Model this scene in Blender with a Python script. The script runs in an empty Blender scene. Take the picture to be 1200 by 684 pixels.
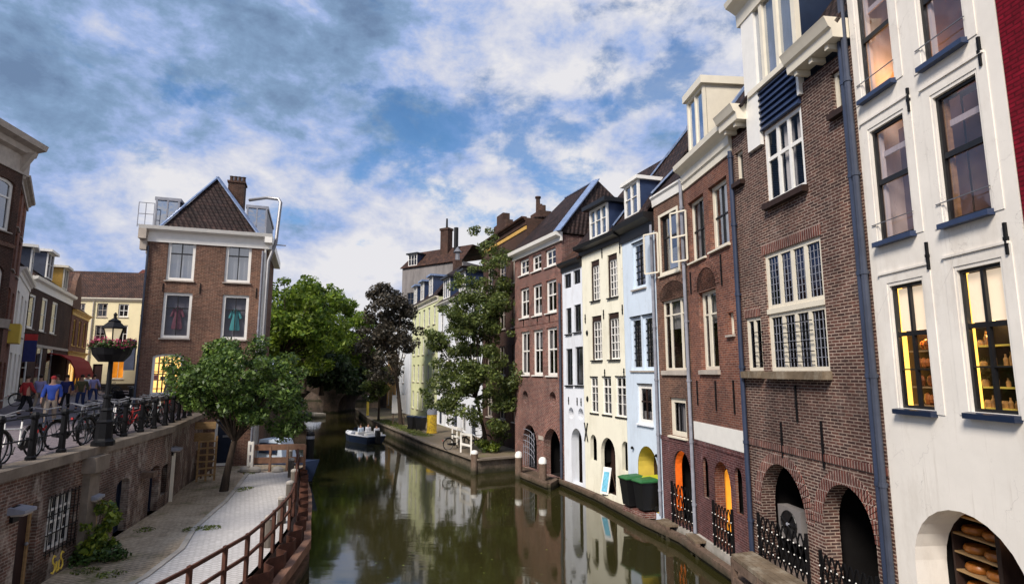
import bpy, bmesh, math, random
import numpy as np
from mathutils import Vector, Matrix
from mathutils.geometry import delaunay_2d_cdt
random.seed(7); rng = np.random.default_rng(7)
scene = bpy.context.scene
COL = scene.collection

# ------------------------------------------------------------------ camera
cam_d = bpy.data.cameras.new('camera'); cam = bpy.data.objects.new('camera', cam_d); COL.objects.link(cam)
cam_d.sensor_width = 36.0; cam_d.lens = 36.0 * 665.0 / 1200.0
cam_d.clip_start = 0.1; cam_d.clip_end = 3000
cam.location = (0, 0, 5.4); cam.rotation_euler = (math.radians(90 + 8.05), 0, 0)
scene.camera = cam

# ------------------------------------------------------------------ sky, sun, exposure
SUN_EL, SUN_AZ = math.radians(42), math.radians(215)      # azimuth clockwise from +Y: behind left of the camera
world = bpy.data.worlds.new('World'); scene.world = world; world.use_nodes = True
def nd(nt, t, **kw):
    n = nt.nodes.new(t)
    for k, v in kw.items():
        if k == 'inp':
            for kk, vv in v.items(): n.inputs[kk].default_value = vv
        else: setattr(n, k, v)
    return n
def ramp(nt, stops, interp='LINEAR'):
    r = nt.nodes.new('ShaderNodeValToRGB'); e = r.color_ramp.elements
    r.color_ramp.interpolation = interp
    while len(e) < len(stops): e.new(0.5)
    for i, (p, c) in enumerate(stops):
        e[i].position = p; e[i].color = (*c, 1) if len(c) == 3 else c
    return r
def make_world():
    nt = world.node_tree; nt.nodes.clear(); L = nt.links.new
    out = nd(nt, 'ShaderNodeOutputWorld')
    sky = nd(nt, 'ShaderNodeTexSky', sky_type='NISHITA', sun_disc=False, sun_elevation=SUN_EL, sun_rotation=SUN_AZ, air_density=1.0, dust_density=0.3, ozone_density=4.0)
    bg_sky = nd(nt, 'ShaderNodeBackground', inp={'Strength': 0.055}); tint = nd(nt, 'ShaderNodeMix', data_type='RGBA', blend_type='MULTIPLY'); tint.inputs[0].default_value = 1; tint.inputs[7].default_value = (0.58, 0.90, 1.06, 1); L(sky.outputs[0], tint.inputs[6]); L(tint.outputs[2], bg_sky.inputs[0])
    tc = nd(nt, 'ShaderNodeTexCoord'); sep = nd(nt, 'ShaderNodeSeparateXYZ'); L(tc.outputs['Generated'], sep.inputs[0])
    def noise(scale, loc, detail, rough, dist, st):
        mp = nd(nt, 'ShaderNodeMapping', inp={'Location': loc, 'Scale': st, 'Rotation': (0, math.radians(-9), 0)}); L(tc.outputs['Generated'], mp.inputs[0])
        n = nd(nt, 'ShaderNodeTexNoise', inp={'Scale': scale, 'Detail': detail, 'Roughness': rough, 'Distortion': dist}); L(mp.outputs[0], n.inputs['Vector'])
        return n.outputs[0]
    def mr(v, a, b, c, d):
        n = nd(nt, 'ShaderNodeMapRange', inp={1: a, 2: b, 3: c, 4: d}); L(v, n.inputs[0]); return n.outputs[0]
    def add(a, b, op='ADD'):
        n = nd(nt, 'ShaderNodeMath', operation=op); L(a, n.inputs[0])
        if isinstance(b, float): n.inputs[1].default_value = b
        else: L(b, n.inputs[1])
        return n.outputs[0]
    cover = add(noise(2.6, (CLX, CLY, 0.0), 2, 0.5, 0.0, (1, 1, 1.7)), mr(noise(7.5, (CLY, CLX, 0.7), 8, 0.62, 0.15, (1, 1, 1.6)), 0.0, 1.0, -0.15, 1.15))
    tone = add(noise(2.4, (5.2 + CLX, 1.3, 0), 2, 0.5, 0.0, (1, 1, 1.8)), mr(noise(8.5, (1.7, 4.3 + CLY, 0), 8, 0.62, 0.15, (1, 1, 1.6)), 0.0, 1.0, -0.2, 1.2))
    low = mr(sep.outputs[2], 0.02, 0.45, 0.30, 0.0)          # the layer closes up and pales towards the horizon
    low2 = mr(sep.outputs[2], 0.04, 0.40, 0.42, 0.0)
    right = mr(sep.outputs[0], -0.05, 0.45, 0.0, 0.12); left = mr(sep.outputs[0], -0.12, -0.5, 0.0, 0.22)
    fac = ramp(nt, [(0.86, (0.22,) * 3), (1.0, (1, 1, 1))], 'EASE'); c = add(add(add(cover, low2), right), left)
    L(mr(c, 0.68, 1.14, 0.72, 1.0), fac.inputs[0])
    t = add(add(add(tone, low), right), add(left, 0.75, 'MULTIPLY'), 'SUBTRACT')
    cc = ramp(nt, [(0.0, (0.062, 0.095, 0.155)), (0.30, (0.092, 0.140, 0.215)), (0.5, (0.14, 0.185, 0.30)), (0.74, (0.235, 0.25, 0.305)), (1.0, (0.315, 0.312, 0.325))]); L(mr(t, 0.58, 1.27, 0.0, 1.0), cc.inputs[0])
    bg_c = nd(nt, 'ShaderNodeBackground', inp={'Strength': CLOUD_STRENGTH}); L(cc.outputs[0], bg_c.inputs[0])
    mix = nd(nt, 'ShaderNodeMixShader'); L(fac.outputs[0], mix.inputs[0]); L(bg_sky.outputs[0], mix.inputs[1]); L(bg_c.outputs[0], mix.inputs[2])
    L(mix.outputs[0], out.inputs[0])
CLX, CLY, CLOUD_STRENGTH = 31.7, 5.9, 1.0
make_world()
sun_d = bpy.data.lights.new('sun', 'SUN'); sun_d.energy = 2.0; sun_d.angle = math.radians(18); sun_d.color = (1.0, 0.91, 0.81)
sun = bpy.data.objects.new('sun', sun_d); COL.objects.link(sun)
_d = Vector((math.sin(SUN_AZ) * math.cos(SUN_EL), math.cos(SUN_AZ) * math.cos(SUN_EL), math.sin(SUN_EL)))
sun.rotation_euler = _d.to_track_quat('Z', 'Y').to_euler()
vs = scene.view_settings; vs.view_transform = 'Standard'; vs.look = 'None'; vs.exposure = 1.36; vs.gamma = 1; vs.use_curve_mapping = False

# ------------------------------------------------------------------ materials
MATS = {}
def newmat(name):
    m = bpy.data.materials.new(name); m.use_nodes = True; MATS[name] = m
    return m, m.node_tree, m.node_tree.nodes['Principled BSDF']
def wallvec(nt):
    """(x+y, z) of the object, so that courses run level round the corners"""
    tc = nd(nt, 'ShaderNodeTexCoord'); s = nd(nt, 'ShaderNodeSeparateXYZ'); nt.links.new(tc.outputs['Object'], s.inputs[0])
    a = nd(nt, 'ShaderNodeMath', operation='ADD'); nt.links.new(s.outputs[0], a.inputs[0]); nt.links.new(s.outputs[1], a.inputs[1])
    c = nd(nt, 'ShaderNodeCombineXYZ'); nt.links.new(a.outputs[0], c.inputs[0]); nt.links.new(s.outputs[2], c.inputs[1])
    return c.outputs[0], tc.outputs['Object']
def noise_n(nt, vec, scale, detail=5, rough=0.6, sc=None):
    if sc:
        mp = nd(nt, 'ShaderNodeMapping', inp={'Scale': sc}); nt.links.new(vec, mp.inputs[0]); vec = mp.outputs[0]
    n = nd(nt, 'ShaderNodeTexNoise', inp={'Scale': scale, 'Detail': detail, 'Roughness': rough}); nt.links.new(vec, n.inputs['Vector'])
    return n.outputs[0]
def mixc(nt, a, b, fac, mode='MIX'):
    m = nd(nt, 'ShaderNodeMix', data_type='RGBA', blend_type=mode)
    for sock, v in ((m.inputs[0], fac), (m.inputs[6], a), (m.inputs[7], b)):
        if isinstance(v, (int, float)): sock.default_value = v
        elif isinstance(v, (tuple, list)): sock.default_value = (*v, 1)
        else: nt.links.new(v, sock)
    return m.outputs[2]
def brick(name, c1, c2, mort, w=0.22, h=0.065, ms=0.011, stain=(0.05, 0.04, 0.035), stain_amt=0.5, pale=(0.4, 0.34, 0.3), pale_amt=0.35, bump=0.5, pt=(0.54, 0.78)):
    m, nt, p = newmat(name); v, o = wallvec(nt); L = nt.links.new
    b = nd(nt, 'ShaderNodeTexBrick', inp={'Color1': (*c1, 1), 'Color2': (*c2, 1), 'Mortar': (*mort, 1), 'Scale': 1.0, 'Mortar Size': ms, 'Mortar Smooth': 0.2, 'Bias': 0.0, 'Brick Width': w, 'Row Height': h})
    L(v, b.inputs['Vector'])
    n1 = noise_n(nt, o, 0.55, 6, 0.65); r1 = ramp(nt, [(0.42, (0, 0, 0)), (0.66, (stain_amt,) * 3)]); L(n1, r1.inputs[0])
    n0 = noise_n(nt, o, 0.9, 7, 0.7, (1, 1, 0.45)); r0 = ramp(nt, [(0.3, (0.55, 0.55, 0.56)), (0.5, (1, 1, 1)), (0.72, (1.5, 1.42, 1.32))]); L(n0, r0.inputs[0])
    c = mixc(nt, mixc(nt, b.outputs[0], r0.outputs[0], 0.85, 'MULTIPLY'), stain, r1.outputs[0])
    n2 = noise_n(nt, o, 1.3, 8, 0.7, (1, 1, 0.6)); r2 = ramp(nt, [(pt[0], (0, 0, 0)), (pt[1], (pale_amt,) * 3)]); L(n2, r2.inputs[0])
    c = mixc(nt, c, pale, r2.outputs[0])
    vo = nd(nt, 'ShaderNodeTexVoronoi', inp={'Scale': 0.75}); nv = nd(nt, 'ShaderNodeVectorMath', operation='ADD'); nj = noise_n(nt, o, 3.0, 3); L(v, nv.inputs[0]); L(nj, nv.inputs[1]); L(nv.outputs[0], vo.inputs['Vector']); vr = ramp(nt, [(0.0, (0.74, 0.75, 0.78)), (0.5, (1, 1, 1)), (1.0, (1.28, 1.22, 1.14))]); L(vo.outputs['Color'], vr.inputs[0]); c = mixc(nt, c, vr.outputs[0], 0.6, 'MULTIPLY')
    n3 = noise_n(nt, o, 9, 3, 0.6); r3 = ramp(nt, [(0.3, (0.72,) * 3), (0.7, (1.25,) * 3)]); L(n3, r3.inputs[0])
    c = mixc(nt, c, r3.outputs[0], 1.0, 'MULTIPLY')
    L(c, p.inputs['Base Color']); p.inputs['Roughness'].default_value = 0.9; p.inputs['Specular IOR Level'].default_value = 0.15
    inv = nd(nt, 'ShaderNodeMath', operation='SUBTRACT', inp={0: 1.0}); L(b.outputs['Fac'], inv.inputs[1])
    bp = nd(nt, 'ShaderNodeBump', inp={'Strength': bump, 'Distance': 0.012}); L(inv.outputs[0], bp.inputs['Height']); L(bp.outputs[0], p.inputs['Normal'])
    return m
def plain(name, col, rough=0.6, var=0.15, scale=3.0, metal=0.0, bump=0.0, stretch=(1, 1, 1), dirt=None, dirt_amt=0.4, spec=None, streak=0.0):
    m, nt, p = newmat(name); L = nt.links.new
    tc = nd(nt, 'ShaderNodeTexCoord'); o = tc.outputs['Object']
    n = noise_n(nt, o, scale, 6, 0.6, stretch)
    r = ramp(nt, [(0.3, tuple(x * (1 - var) for x in col)), (0.7, tuple(min(1, x * (1 + var)) for x in col))]); L(n, r.inputs[0])
    c = r.outputs[0]
    if dirt:
        n2 = noise_n(nt, o, 1.1, 8, 0.72, (1, 1, 0.35)); r2 = ramp(nt, [(0.5, (0, 0, 0)), (0.75, (dirt_amt,) * 3)]); L(n2, r2.inputs[0])
        c = mixc(nt, c, dirt, r2.outputs[0])
    if streak:      # rain streaks and hairline cracks
        n5 = noise_n(nt, o, 5.0, 6, 0.65, (1.6, 1.6, 0.07)); r5 = ramp(nt, [(0.56, (0, 0, 0)), (0.74, (streak,) * 3)]); L(n5, r5.inputs[0]); n6 = noise_n(nt, o, 0.7, 4, 0.6); r6 = ramp(nt, [(0.42, (0, 0, 0)), (0.62, (1, 1, 1))]); L(n6, r6.inputs[0])
        k = nd(nt, 'ShaderNodeMath', operation='MULTIPLY'); L(r5.outputs[0], k.inputs[0]); L(r6.outputs[0], k.inputs[1]); c = mixc(nt, c, dirt or (0.3, 0.28, 0.25), k.outputs[0])
        vo = nd(nt, 'ShaderNodeTexVoronoi', feature='DISTANCE_TO_EDGE', inp={'Scale': 0.8}); mp = nd(nt, 'ShaderNodeMapping', inp={'Scale': (1, 1, 0.5)}); n7 = noise_n(nt, o, 2.5, 4); av = nd(nt, 'ShaderNodeVectorMath', operation='ADD'); L(o, mp.inputs[0]); L(mp.outputs[0], av.inputs[0]); L(n7, av.inputs[1]); L(av.outputs[0], vo.inputs['Vector'])
        r7 = ramp(nt, [(0.0, (0.5,) * 3), (0.006, (0, 0, 0))]); L(vo.outputs['Distance'], r7.inputs[0]); k2 = nd(nt, 'ShaderNodeMath', operation='MULTIPLY'); L(r7.outputs[0], k2.inputs[0]); L(r6.outputs[0], k2.inputs[1]); c = mixc(nt, c, (0.25, 0.22, 0.2), k2.outputs[0])
    L(c, p.inputs['Base Color']); p.inputs['Roughness'].default_value = rough; p.inputs['Metallic'].default_value = metal
    p.inputs['Specular IOR Level'].default_value = spec if spec is not None else (0.5 if rough < 0.5 else 0.2)
    if bump:
        bp = nd(nt, 'ShaderNodeBump', inp={'Strength': bump, 'Distance': 0.02}); n4 = noise_n(nt, o, scale * 6, 6, 0.65, stretch); L(n4, bp.inputs['Height']); L(bp.outputs[0], p.inputs['Normal'])
    return m
def tiles(name, c1, c2, w=0.24, h=0.2):
    m, nt, p = newmat(name); v, o = wallvec(nt); L = nt.links.new
    b = nd(nt, 'ShaderNodeTexBrick', offset=0.5, inp={'Color1': (*c1, 1), 'Color2': (*c2, 1), 'Mortar': (0.012, 0.01, 0.01, 1), 'Scale': 1.0, 'Mortar Size': 0.016, 'Mortar Smooth': 0.9, 'Brick Width': w, 'Row Height': h}); L(v, b.inputs['Vector'])
    n = noise_n(nt, o, 1.2, 6, 0.7); r = ramp(nt, [(0.35, (0.6,) * 3), (0.75, (1.5,) * 3)]); L(n, r.inputs[0])
    L(mixc(nt, b.outputs[0], r.outputs[0], 1.0, 'MULTIPLY'), p.inputs['Base Color']); p.inputs['Roughness'].default_value = 0.75; p.inputs['Specular IOR Level'].default_value = 0.2
    wv = nd(nt, 'ShaderNodeTexWave', wave_type='BANDS', bands_direction='X', wave_profile='SIN', inp={'Scale': 1 / w * 0.16 * 2}); L(v, wv.inputs['Vector'])
    sub = nd(nt, 'ShaderNodeMath', operation='SUBTRACT'); L(wv.outputs[1], sub.inputs[0]); L(b.outputs['Fac'], sub.inputs[1])
    bp = nd(nt, 'ShaderNodeBump', inp={'Strength': 0.9, 'Distance': 0.05}); L(sub.outputs[0], bp.inputs['Height']); L(bp.outputs[0], p.inputs['Normal'])
    return m
def emis(name, col, st, scale=2.0, var=0.4):
    m, nt, p = newmat(name); L = nt.links.new; tc = nd(nt, 'ShaderNodeTexCoord')
    n = noise_n(nt, tc.outputs['Object'], scale, 4); r = ramp(nt, [(0.3, tuple(x * (1 - var) for x in col)), (0.7, col)]); L(n, r.inputs[0])
    p.inputs['Base Color'].default_value = (*[min(1, x) for x in col], 1); L(r.outputs[0], p.inputs['Emission Color']); p.inputs['Emission Strength'].default_value = st
    return m
def glass(name, tint=(0.55, 0.56, 0.58), refl=0.14, rough=0.03, gcol=(0.9, 0.93, 1.0)):
    m, nt, p = newmat(name); L = nt.links.new; nt.nodes.remove(p); out = nt.nodes['Material Output']
    t = nd(nt, 'ShaderNodeBsdfTransparent', inp={'Color': (*tint, 1)})
    g = nd(nt, 'ShaderNodeBsdfGlossy', inp={'Color': (*gcol, 1), 'Roughness': rough})
    lw = nd(nt, 'ShaderNodeLayerWeight', inp={'Blend': 0.5}); fr = nd(nt, 'ShaderNodeMath', operation='POWER', inp={1: 4.0}); L(lw.outputs['Facing'], fr.inputs[0]); a = nd(nt, 'ShaderNodeMath', operation='ADD', inp={1: refl + 0.03}); a.use_clamp = True; L(fr.outputs[0], a.inputs[0])
    tc = nd(nt, 'ShaderNodeTexCoord'); n = noise_n(nt, tc.outputs['Object'], 1.7, 2); bp = nd(nt, 'ShaderNodeBump', inp={'Strength': 0.13, 'Distance': 0.05}); L(n, bp.inputs['Height']); L(bp.outputs[0], g.inputs['Normal'])
    mx = nd(nt, 'ShaderNodeMixShader'); L(a.outputs[0], mx.inputs[0]); L(t.outputs[0], mx.inputs[1]); L(g.outputs[0], mx.inputs[2]); L(mx.outputs[0], out.inputs[0])
    return m
def leafmat(name, dark, light, trans=0.25):
    m, nt, p = newmat(name); L = nt.links.new
    geo = nd(nt, 'ShaderNodeNewGeometry'); r = ramp(nt, [(0.0, dark), (0.6, tuple((a + b) / 2 for a, b in zip(dark, light))), (1.0, light)]); L(geo.outputs['Random Per Island'], r.inputs[0])
    tc = nd(nt, 'ShaderNodeTexCoord'); n = noise_n(nt, tc.outputs['Object'], 0.9, 3); r2 = ramp(nt, [(0.35, (0.6,) * 3), (0.65, (1.3,) * 3)]); L(n, r2.inputs[0])
    c = mixc(nt, r.outputs[0], r2.outputs[0], 1.0, 'MULTIPLY'); L(c, p.inputs['Base Color']); p.inputs['Roughness'].default_value = 0.5
    tr = nd(nt, 'ShaderNodeBsdfTranslucent'); L(c, tr.inputs[0]); mx = nd(nt, 'ShaderNodeMixShader', inp={0: trans}); L(p.outputs[0], mx.inputs[1]); L(tr.outputs[0], mx.inputs[2]); L(mx.outputs[0], nt.nodes['Material Output'].inputs[0])
    return m
M = {}
M['brick_purple'] = brick('brick_purple', (0.125, 0.057, 0.044), (0.042, 0.023, 0.021), (0.33, 0.255, 0.21), ms=0.012, stain=(0.035, 0.02, 0.018), stain_amt=0.6, pale_amt=0.3)
M['brick_red'] = brick('brick_red', (0.22, 0.082, 0.052), (0.125, 0.048, 0.037), (0.26, 0.18, 0.145), ms=0.009, stain_amt=0.3, pale_amt=0.15)
M['brick_plum'] = brick('brick_plum', (0.125, 0.045, 0.042), (0.08, 0.032, 0.033), (0.2, 0.13, 0.13), ms=0.008, pale=(0.4, 0.32, 0.34), stain_amt=0.3, pale_amt=0.3)
M['brick_rose'] = brick('brick_rose', (0.21, 0.068, 0.05), (0.11, 0.038, 0.033), (0.33, 0.26, 0.23), stain_amt=0.35, pale_amt=0.3)
M['brick_brown'] = brick('brick_brown', (0.175, 0.083, 0.057), (0.10, 0.05, 0.039), (0.25, 0.18, 0.135), ms=0.009, stain_amt=0.3, pale_amt=0.1)
M['brick_dark'] = brick('brick_dark', (0.07, 0.03, 0.023), (0.04, 0.02, 0.017), (0.11, 0.078, 0.06), stain_amt=0.4, pale_amt=0.08)
M['brick_crimson'] = brick('brick_crimson', (0.22, 0.006, 0.02), (0.16, 0.004, 0.015), (0.10, 0.003, 0.01), ms=0.012, stain=(0.08, 0.008, 0.012), pale_amt=0.0, bump=1.0)
M['brick_wharf'] = brick('brick_wharf', (0.16, 0.085, 0.065), (0.09, 0.055, 0.045), (0.24, 0.2, 0.17), stain=(0.03, 0.024, 0.02), stain_amt=0.75, pale=(0.48, 0.43, 0.37), pale_amt=0.75, pt=(0.5, 0.66))
M['brick_arch'] = brick('brick_arch', (0.17, 0.058, 0.043), (0.095, 0.036, 0.032), (0.36, 0.28, 0.24), w=0.075, h=0.25, pale_amt=0.15)
M['brick_grey'] = brick('brick_grey', (0.12, 0.095, 0.09), (0.08, 0.066, 0.064), (0.15, 0.13, 0.125), stain_amt=0.5, pale_amt=0.2)
M['white_plaster'] = plain('white_plaster', (0.78, 0.735, 0.665), 0.75, 0.05, 1.5, bump=0.12, dirt=(0.42, 0.36, 0.29), dirt_amt=0.5, streak=0.65)
M['cold_plaster'] = plain('cold_plaster', (0.72, 0.75, 0.80), 0.75, 0.05, 1.5, bump=0.1, dirt=(0.38, 0.36, 0.34), dirt_amt=0.55, streak=0.6)
M['cream_plaster'] = plain('cream_plaster', (0.80, 0.77, 0.63), 0.75, 0.035, 1.5, bump=0.08, dirt=(0.44, 0.39, 0.27), dirt_amt=0.55, streak=0.55)
M['blue_plaster'] = plain('blue_plaster', (0.60, 0.69, 0.79), 0.75, 0.035, 1.5, bump=0.08, dirt=(0.34, 0.37, 0.40), dirt_amt=0.55, streak=0.55)
M['lime_plaster'] = plain('lime_plaster', (0.62, 0.64, 0.38), 0.8, 0.1, 1.5, dirt=(0.3, 0.3, 0.2), dirt_amt=0.4)
M['ochre_plaster'] = plain('ochre_plaster', (0.55, 0.33, 0.14), 0.8, 0.1, 1.5)
M['street_cream'] = plain('street_cream', (0.80, 0.70, 0.44), 0.8, 0.05, 1.2, dirt=(0.45, 0.38, 0.25), dirt_amt=0.25)
M['grey_render'] = plain('grey_render', (0.2, 0.185, 0.18), 0.9, 0.25, 1.0, stretch=(1, 1, 0.2), dirt=(0.06, 0.055, 0.055), dirt_amt=0.6)
M['white_paint'] = plain('white_paint', (0.80, 0.78, 0.73), 0.4, 0.05, 4, dirt=(0.45, 0.42, 0.38), dirt_amt=0.15)
M['cream_paint'] = plain('cream_paint', (0.74, 0.68, 0.55), 0.4, 0.05, 4, dirt=(0.4, 0.35, 0.28), dirt_amt=0.2)
M['stone_trim'] = plain('stone_trim', (0.42, 0.37, 0.32), 0.7, 0.15, 3, dirt=(0.12, 0.1, 0.09), dirt_amt=0.5)
M['yellow_paint'] = plain('yellow_paint', (0.78, 0.58, 0.10), 0.6, 0.08, 3)
M['gold_paint'] = plain('gold_paint', (0.55, 0.33, 0.08), 0.5, 0.2, 5)
M['black_paint'] = plain('black_paint', (0.008, 0.008, 0.009), 0.45, 0.2, 5)
M['navy_paint'] = plain('navy_paint', (0.028, 0.045, 0.10), 0.35, 0.15, 4)
M['navy_dark'] = plain('navy_dark', (0.012, 0.022, 0.05), 0.3, 0.2, 2)
M['dark_wood'] = plain('dark_wood', (0.035, 0.02, 0.016), 0.6, 0.3, 6, stretch=(6, 6, 0.5))
M['brown_door'] = plain('brown_door', (0.03, 0.015, 0.014), 0.5, 0.3, 5, stretch=(8, 8, 0.4))
M['navy_door'] = plain('navy_door', (0.012, 0.018, 0.035), 0.5, 0.25, 5)
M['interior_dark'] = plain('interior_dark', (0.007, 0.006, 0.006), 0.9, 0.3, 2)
M['interior_room'] = plain('interior_room', (0.24, 0.19, 0.19), 0.9, 0.1, 1)
M['interior_lit'] = emis('interior_lit', (1.0, 0.62, 0.18), 0.9, 1.2, 0.35)
M['blind_lit'] = emis('blind_lit', (0.95, 0.76, 0.55), 0.27, 1.2, 0.2)
M['interior_yellow'] = emis('interior_yellow', (1.0, 0.58, 0.10), 1.0, 2.0, 0.3)
M['orange_jamb_glow'] = emis('orange_jamb_glow', (0.75, 0.13, 0.012), 0.28, 7.0, 0.85)
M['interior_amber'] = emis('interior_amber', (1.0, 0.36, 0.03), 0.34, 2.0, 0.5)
M['curtain'] = plain('curtain', (0.62, 0.60, 0.58), 0.9, 0.1, 4, stretch=(8, 8, 0.3))
M['window_grey'] = plain('window_grey', (0.27, 0.26, 0.29), 0.9, 0.15, 2); M['gold_dark'] = plain('gold_dark', (0.22, 0.13, 0.045), 0.6, 0.3, 3); M['blind'] = plain('blind', (0.75, 0.68, 0.58), 0.9, 0.05, 3)
M['glass'] = glass('glass', (.5, .5, .52), .05, .03, (.62, .66, .74)); M['glass_leaded_dark'] = glass('glass_leaded_dark', (.3, .32, .36), .04, .04, (.13, .17, .27)); M['glass_leaded'] = glass('glass_leaded', (.3, .32, .36), .06, .04, (.34, .45, .68))
M['glass_clear'] = glass('glass_clear', (0.9, 0.9, 0.9), 0.02)
M['glass_mauve'] = glass('glass_mauve', (0.8, 0.74, 0.76), 0.06, 0.05)
M['glass_sky'] = glass('glass_sky', (0.35, 0.4, 0.5), 0.45, 0.05)
M['glass_bright'] = glass('glass_bright', (0.6, 0.62, 0.66), 0.28, 0.05, (.72, .76, .82))
M['tile_dark'] = tiles('tile_dark', (0.045, 0.026, 0.023), (0.024, 0.016, 0.016))
M['tile_red'] = tiles('tile_red', (0.22, 0.06, 0.035), (0.13, 0.04, 0.028))
M['tile_brown'] = tiles('tile_brown', (0.10, 0.05, 0.034), (0.055, 0.032, 0.026))
M['lead'] = plain('lead', (0.16, 0.22, 0.36), 0.45, 0.3, 6, bump=0.3, dirt=(0.35, 0.42, 0.55), dirt_amt=0.5)
M['zinc'] = plain('zinc', (0.06, 0.07, 0.10), 0.45, 0.2, 3, metal=0.3)
M['pipe_blue'] = plain('pipe_blue', (0.03, 0.042, 0.078), 0.4, 0.25, 4, stretch=(1, 1, 0.3))
M['pipe_grey'] = plain('pipe_grey', (0.25, 0.26, 0.30), 0.5, 0.2, 4)
M['steel'] = plain('steel', (0.22, 0.22, 0.23), 0.45, 0.1, 4, metal=0.6)
M['iron'] = plain('iron', (0.007, 0.007, 0.008), 0.5, 0.3, 8)
M['rust'] = plain('rust', (0.075, 0.032, 0.022), 0.75, 0.4, 5, bump=0.4, dirt=(0.16, 0.06, 0.03), dirt_amt=0.5)
M['timber'] = plain('timber', (0.14, 0.095, 0.07), 0.85, 0.35, 3, bump=0.4, stretch=(3, 3, 3), dirt=(0.28, 0.24, 0.19), dirt_amt=0.55)
M['timber_fender'] = plain('timber_fender', (0.24, 0.13, 0.085), 0.8, 0.3, 3, bump=0.3, dirt=(0.34, 0.25, 0.18), dirt_amt=0.5)
M['mossy_wood'] = plain('mossy_wood', (0.16, 0.12, 0.08), 0.9, 0.35, 2, bump=0.5, dirt=(0.42, 0.38, 0.30), dirt_amt=0.9)
M['pale_wood'] = plain('pale_wood', (0.36, 0.23, 0.11), 0.8, 0.25, 4, stretch=(1, 1, 4))
M['bollard_wood'] = plain('bollard_wood', (0.11, 0.095, 0.08), 0.9, 0.3, 4, bump=0.4, stretch=(4, 4, 0.5))
M['quay_stone'] = brick('quay_stone', (0.17, 0.135, 0.105), (0.11, 0.09, 0.07), (0.10, 0.085, 0.07), w=0.5, h=0.2, ms=0.015, stain=(0.04, 0.04, 0.03), stain_amt=0.8, pale_amt=0.3)
M['quay_brick'] = brick('quay_brick', (0.14, 0.085, 0.062), (0.09, 0.06, 0.047), (0.14, 0.12, 0.1), stain=(0.03, 0.03, 0.022), stain_amt=0.8, pale_amt=0.2)
M['coping'] = plain('coping', (0.20, 0.165, 0.13), 0.9, 0.3, 2.5, bump=0.4, dirt=(0.07, 0.06, 0.05), dirt_amt=0.6)
M['concrete'] = plain('concrete', (0.40, 0.37, 0.33), 0.9, 0.2, 2, bump=0.3, dirt=(0.16, 0.15, 0.11), dirt_amt=0.6)
M['trunk'] = plain('trunk', (0.05, 0.037, 0.028), 0.95, 0.4, 5, bump=0.8, stretch=(4, 4, 0.8))
M['leaf_dark'] = leafmat('leaf_dark', (0.016, 0.042, 0.010), (0.085, 0.15, 0.026)); M['leaf_quay'] = leafmat('leaf_quay', (0.022, 0.06, 0.012), (0.17, 0.26, 0.045), .3)
M['leaf_mid'] = leafmat('leaf_mid', (0.035, 0.065, 0.015), (0.21, 0.25, 0.06), .35)
M['leaf_bright'] = leafmat('leaf_bright', (0.06, 0.125, 0.013), (0.28, 0.37, 0.04), 0.5)
M['leaf_purple'] = leafmat('leaf_purple', (0.018, 0.017, 0.012), (0.09, 0.072, 0.046), 0.2)
M['leaf_far'] = leafmat('leaf_far', (0.012, 0.03, 0.012), (0.05, 0.09, 0.03))
M['leaf_lime'] = leafmat('leaf_lime', (0.05, 0.10, 0.012), (0.30, 0.36, 0.04), 0.3)
M['petal_pink'] = leafmat('petal_pink', (0.30, 0.015, 0.07), (0.75, 0.12, 0.25), 0.2)
M['rubber'] = plain('rubber', (0.012, 0.012, 0.012), 0.7)
M['skin'] = plain('skin', (0.50, 0.29, 0.20), 0.55, 0.05)
M['hair'] = plain('hair', (0.035, 0.022, 0.015), 0.6, 0.3, 20)
M['awning_red'] = plain('awning_red', (0.27, 0.02, 0.018), 0.8, 0.1, 3)
M['grass'] = leafmat('grass', (0.05, 0.08, 0.012), (0.20, 0.24, 0.04), 0.2)
def cloth(name, c): M[name] = plain(name, c, 0.85, 0.12, 6)
for n_, c_ in dict(cloth_blue=(0.05, 0.10, 0.42), cloth_navy=(0.03, 0.035, 0.13), cloth_olive=(0.13, 0.12, 0.06), cloth_jeans=(0.04, 0.06, 0.16), cloth_khaki=(0.36, 0.29, 0.22), cloth_cyan=(0.02, 0.42, 0.62), cloth_white=(0.7, 0.7, 0.72), cloth_lilac=(0.35, 0.33, 0.6), cloth_black=(0.015, 0.015, 0.018), dress_pink=(0.34, 0.13, 0.16), dress_teal=(0.10, 0.42, 0.42), cloth_red=(0.4, 0.04, 0.04)).items(): cloth(n_, c_)

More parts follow.
